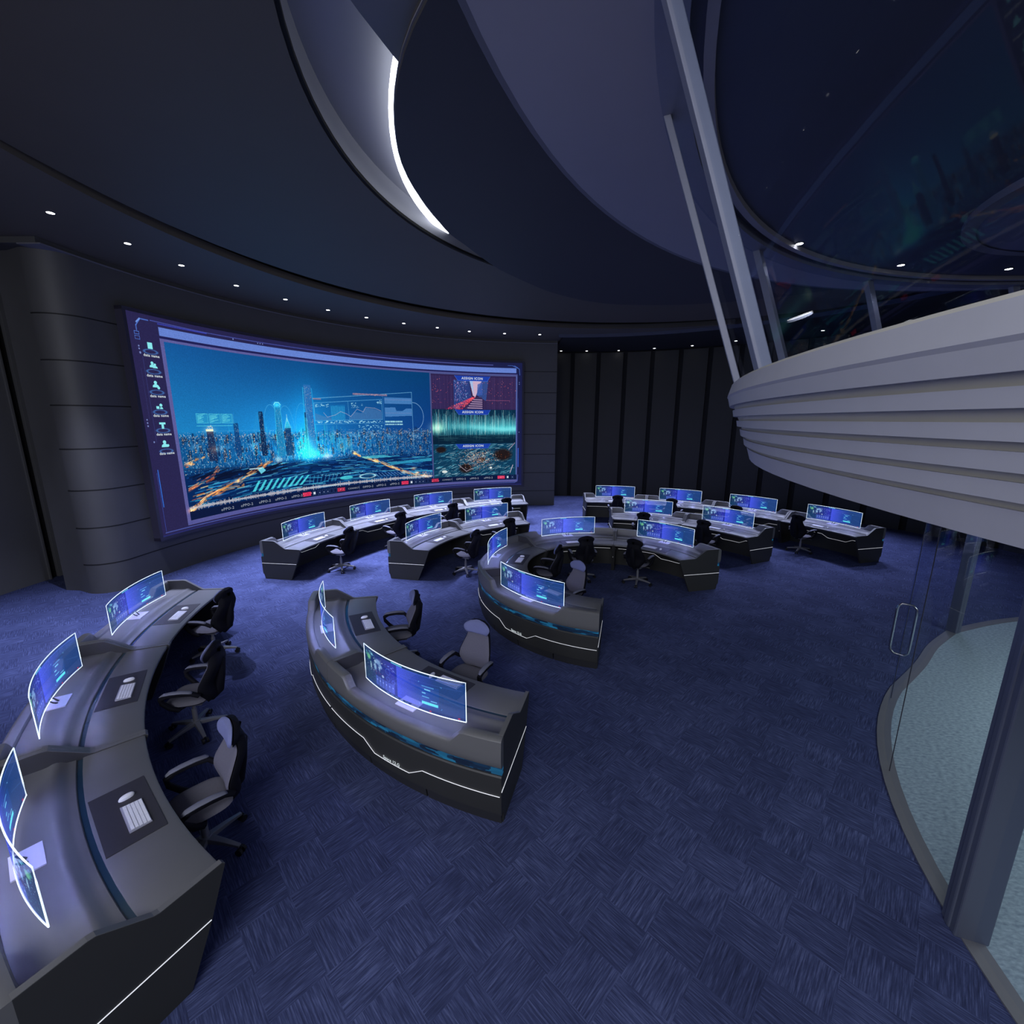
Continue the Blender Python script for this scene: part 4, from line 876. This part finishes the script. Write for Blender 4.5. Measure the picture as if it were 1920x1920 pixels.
def make_chair():
    t=thing('office_chair','','chair')
    for i in range(5):
        a=2*PI*i/5+.3; d=(sin(a),cos(a)); b=MB(); n=(cos(a),-sin(a)); v=[]
        for r,wd,z,h in ((.03,.028,.115,.05),(.18,.022,.10,.035),(.31,.016,.078,.022)):
            for s in (-1,1):
                for q in (0,1): v.append((d[0]*r+n[0]*wd*s,d[1]*r+n[1]*wd*s,z+(h/2 if q else -h/2)))
        f=[(0,1,3,2),(8,10,11,9)]
        for k in (0,4): f+=[(k,k+4,k+5,k+1),(k+1,k+5,k+7,k+3),(k+3,k+7,k+6,k+2),(k+2,k+6,k+4,k)]
        b.add(v,f); lg=b.build('base_leg',M['ch_metal'],t,bevel=.004)
        c=MB()
        for s in (-1,1): c.tube([(d[0]*.312+n[0]*s*.010,d[1]*.312+n[1]*s*.010,.031),(d[0]*.312+n[0]*s*.032,d[1]*.312+n[1]*s*.032,.031)],.031,14)
        c.tube([(d[0]*.312,d[1]*.312,.05),(d[0]*.312,d[1]*.312,.078)],.012,8); c.build('caster',M['ch_black'],lg,smooth=40)
    b=MB(); b.tube([(0,0,.09),(0,0,.15)],.045,16); b.tube([(0,0,.15),(0,0,.30)],.028,14); b.tube([(0,0,.30),(0,0,.41)],.018,12); b.build('gas_column',M['ch_metal'],t,smooth=40)
    b=MB(); b.box((0,-.01,.415),(.22,.26,.035)); b.tube([(-.04,-.12,.415),(-.04,-.19,.43),(-.02,-.24,.50)],.014,8); b.tube([(.04,-.12,.415),(.04,-.19,.43),(.02,-.24,.50)],.014,8); b.tube([(.05,.04,.415),(.25,.06,.405)],.006,6); b.build('tilt_mechanism',M['ch_metal'],t,smooth=40,bevel=.006)
    def se(u): return max(0.0,1-abs(2*u-1)**3.2)**(1/3.2)
    def seat(sgn):
        def g(u,v):
            y=-.23+.47*v; w=(.235 if v<.5 else .235-.035*((v-.5)/.5)**2)*(.35+.65*(1-abs(2*v-1)**4)**.5); x=(2*u-1)*w
            e=(se(u)*max(0,1-abs(2*v-1)**4)**.3)
            zz=.475-.03*((max(0,v-.75)/.25)**2)+.012*abs(2*u-1)**2
            return (x,y,zz+(.035*e if sgn>0 else -.035*e))
        return g
    slab_grid(seat(1),seat(-1),14,14,'seat',M['ch_pad'],t)
    # backrest profile: half width and depth against height
    H=[(.43,.10),(.50,.150),(.57,.200),(.64,.222),(.72,.215),(.80,.190),(.88,.163),(.95,.146),(.985,.145)]
    def hw(z,H=H):
        for (a,wa),(c,wc) in zip(H[:-1],H[1:]):
            if z<=c: k=(z-a)/(c-a); return wa+(wc-wa)*k
        return H[-1][1]
    def by(z): return -.215-.075*((z-.5)/.5)+.04*math.exp(-((z-.66)/.11)**2)-.02*math.exp(-((z-.90)/.07)**2)
    def back(off,th_,z0=.50,z1=.985,gw=1.0):
        def g(u,v):
            z=z0+(z1-z0)*v; w=hw(z)*gw; x=(2*u-1)*w; return (x,by(z)+.55*x*x+off+th_*se(u)*max(0,1-abs(2*v-1)**6)**.4,z)
        return g
    slab_grid(back(0,.022),back(0,-.012),14,18,'backrest_cushion',M['ch_pad'],t)
    slab_grid(back(-.010,0,.43,1.03,1.05),back(-.016,-.075,.43,1.03,1.05),14,18,'backrest_shell',M['ch_shell'],t)
    b=MB(); b.tube([(0,-.20,.42),(0,-.29,.52),(0,-.33,.70),(0,-.36,.90),(0,-.345,1.05)],[.04,.055,.05,.045,.03],10); b.build('spine',M['ch_shell'],t,smooth=50)
    def hd(off,th_,gr=1.0):
        def g(u,v):
            z=.945+.175*v; vv=v; w=(.150+.042*math.sin(PI*min(1,vv*1.15)))*(max(0,1-max(0,(vv-.45)/.55)**2.6)**.42)*gr; w=max(w,.02); x=(2*u-1)*w
            return (x,-.270-.02*(z-.955)/.1+.75*x*x+off+th_*se(u)*max(0,1-abs(2*v-1)**4)**.4,z+.02*(2*v-1)*0)
        return g
    slab_grid(hd(.012,.034),hd(.012,-.012),14,10,'headrest',M['ch_head'],t)
    slab_grid(hd(-.004,0,.99),hd(-.004,-.055,.99),14,10,'headrest_shell',M['ch_shell'],t)
    for s in (-1,1):
        P=[(s*.24,-.20,.60),(s*.275,-.14,.655),(s*.285,-.02,.672),(s*.285,.10,.668),(s*.282,.165,.635),(s*.278,.155,.58),(s*.265,.09,.50),(s*.235,.02,.445),(s*.15,.01,.425)]
        b=MB(); v=[]; f=[]
        pts=[Vector(p) for p in P]
        for i,p in enumerate(pts):
            dd=(pts[min(i+1,len(pts)-1)]-pts[max(i-1,0)]).normalized(); a=Vector((1,0,0)); nn_=dd.cross(a).normalized()
            for q,(ca,cb) in enumerate(((1,.6),(.6,1),(-.6,1),(-1,.6),(-1,-.6),(-.6,-1),(.6,-1),(1,-.6))): v.append(p+a*ca*.026+nn_*cb*.022)
        for i in range(len(P)-1):
            for q in range(8): f.append((8*i+q,8*i+(q+1)%8,8*i+8+(q+1)%8,8*i+8+q))
        f+=[tuple(reversed(range(8))),tuple(8*len(P)-8+q for q in range(8))]
        b.add(v,f); ar=b.build('armrest',M['ch_shell'],t,smooth=50)
        b=MB(); rr=[]
        for y,z,k in ((-.15,.672,.5),(-.13,.682,.9),(-.05,.694,1),(.05,.695,1),(.13,.686,.9),(.165,.668,.5)):
            rr.append([(s*.285+.030*k*cos(2*PI*i/12),y,z+.013*k*sin(2*PI*i/12)) for i in range(12)])
        b.loft(rr); b.build('arm_pad',M['ch_arm'],ar,smooth=60)
    return t
# ------------------------------------------------------------------ lay the workstations out
# name, centre, monitor radius, desk angles, half width, monitor angles, description
ROWS=[
 ('C1',(1.828,7.042),6.597,[71.88,55.03,38.18,21.33],8.42,[71.95,55.02,38.0,21.46],'the row nearest the video wall',['leftmost','second-from-left','third-from-left','rightmost']),
 ('B1',(1.440,7.403),3.709,[63.28,33.6],14.84,[63.28,33.6],'the rear-left pair',['left','right']),
 ('A',(1.681,7.144),1.998,[134.54,74.56,14.57,-45.41],29.96,[134.59,75.02,13.52,-44.86],'the central horseshoe',['nearest','left','rear','right']),
 ('C2',(2.042,7.551),6.283,[-11.36,-29.14,-46.9,-64.7],8.86,[-11.35,-29.06,-47.02,-64.64],'the slatted-wall row',['leftmost','second-from-left','third-from-left','rightmost']),
 ('B2',(2.199,7.715),3.768,[-21.37,-50.56],14.58,[-21.37,-50.56],'the rear-right pair',['left','right']),
 ('B3',(1.002,6.492),3.588,[148.4,117.67],15.35,[148.4,117.67],'the bottom-centre pair',['near','far']),
 ('C3',(.971,6.574),5.848,[141.0,122.56,104.1],9.21,[141.0,122.56,104.1],'the left-edge row',['nearest','middle','farthest']),
]
BACK={('A',0),('B3',0),('B3',1)}
chair0=make_chair(); kb0=make_keyboard()
used_c=[False]; rr=random.Random(21)
CH={('C1',0):(-1.10,-.09,6),('B1',0):(-1.25,-.06,4),('A',3):(-1.03,-.08,6),('C2',3):(-.90,-.25,0),('C3',1):(-1.05,-.05,-20),('C3',2):(-.88,0,-16),('C3',0):(-.90,0,-4),('B3',0):(-1.03,.08,5),('B3',1):(-.92,-.02,-9)}
for code,c0,Rm,dths,hw_,mths,desc,names in ROWS:
    c=(c0[0]*S,c0[1]*S); R=Rm*S; proto=None; ft=facade_text(R)
    gd='console desks of '+desc
    for i,(dt,mt) in enumerate(zip(dths,mths)):
        nm=names[i]; a=R_(dt); loc=polar(c,a,R)
        lab='dark grey curved desk, the %s one of %s'%(nm,desc)
        if proto is None: proto=make_desk(R,R_(hw_),False,lab,gd,ft); proto.location=loc; proto.rotation_euler=(0,0,a)
        else: dup(proto,loc,a,lab,gd)
        am=R_(mt); ml=polar(c,am,R)
        m_=make_monitor('curved glowing blue monitor on the %s desk of %s'%(nm,desc),(code,i) in BACK); m_.location=ml; m_.rotation_euler=(0,0,am); m_['group']='curved monitors on the consoles'
        for sx in (-.46,0,.46):
            for sy,zz in ((-.08,.97),(.21,.96)):
                l=bpy.data.lights.new('monitor_glow','POINT'); l.energy=1.6; l.color=(.36,.40,1); l.shadow_soft_size=0.0
                lo=bpy.data.objects.new('monitor_glow',l); COL.objects.link(lo); x,y=sx,sy; lo.location=(ml[0]+x*cos(am)-y*sin(am),ml[1]+x*sin(am)+y*cos(am),zz)
        def place(x,y): return (ml[0]+x*cos(am)-y*sin(am),ml[1]+x*sin(am)+y*cos(am))
        o=link('desk_mat',MESH_MAT); px=place(0,-.46); o.location=(*px,DZ); o.rotation_euler=(0,0,am); tag(o,'dark desk mat lying on the %s desk of %s'%(nm,desc),'desk mat','desk mats on the consoles')
        px=place(-.085,-.50)
        kl='white keyboard lying on the %s desk of %s'%(nm,desc)
        if not used_c[0]: k_=kb0; k_.location=(*px,DZ+.005); k_.rotation_euler=(0,0,am); k_['label']=kl; k_['group']='keyboards on the desk mats'
        else: dup(kb0,(*px,DZ+.005),am,kl,'keyboards on the desk mats')
        o=link('computer_mouse',MESH_MOUSE); px=place(.17,-.49); o.location=(*px,DZ+.005); o.rotation_euler=(0,0,am+.1); tag(o,'small white mouse on the %s desk of %s'%(nm,desc),'computer mouse','white computer mice')
        s_,x_,rot=CH.get((code,i),(-1.02,rr.uniform(-.06,.06),rr.uniform(-7,7)))
        px=place(x_,s_); cl='grey and black chair at the %s desk of %s'%(nm,desc)
        if not used_c[0]: ch=chair0; ch.location=(*px,0); ch.rotation_euler=(0,0,am+R_(rot)); ch['label']=cl; ch['group']='office chairs at the consoles'; used_c[0]=True
        else: dup(chair0,(*px,0),am+R_(rot),cl,'office chairs at the consoles')

# ------------------------------------------------------------------ room lighting
def area(name,loc,target,size,power,col,sy=None):
    l=bpy.data.lights.new(name,'AREA'); l.energy=power; l.color=col; l.shape='RECTANGLE'; l.size=size; l.size_y=sy or size
    o=bpy.data.objects.new(name,l); COL.objects.link(o); o.location=loc; o.rotation_euler=(Vector(target)-Vector(loc)).to_track_quat('-Z','Y').to_euler(); return o
area('rear_fill_light',(-1.5,-4.0,6.4),(1.0,7.5,0),5,500,(.86,.90,1),3)  # added general fill, unseen area light behind and above the camera
area('left_rear_fill_light',(-7.5,-2.5,5.5),(3.0,5.0,1.0),4,170,(.85,.86,1),3)  # second unseen fill at the left rear
l=bpy.data.lights.new('lobby_fill_light','AREA'); l.energy=150; l.color=(.80,.92,1); l.size=3.0; lo=bpy.data.objects.new('lobby_fill_light',l); COL.objects.link(lo); lo.location=(8.2,2.5,3.18)  # unseen fill under the pod slab to brighten the lobby, has no fixture
w=bpy.data.worlds.new('world'); sc.world=w; w.use_nodes=True; bg=w.node_tree.nodes['Background']; bg.inputs[0].default_value=(.50,.50,.58,1); bg.inputs[1].default_value=.15
sc.cycles.max_bounces=6; sc.cycles.diffuse_bounces=3; sc.cycles.glossy_bounces=3; sc.cycles.transparent_max_bounces=12
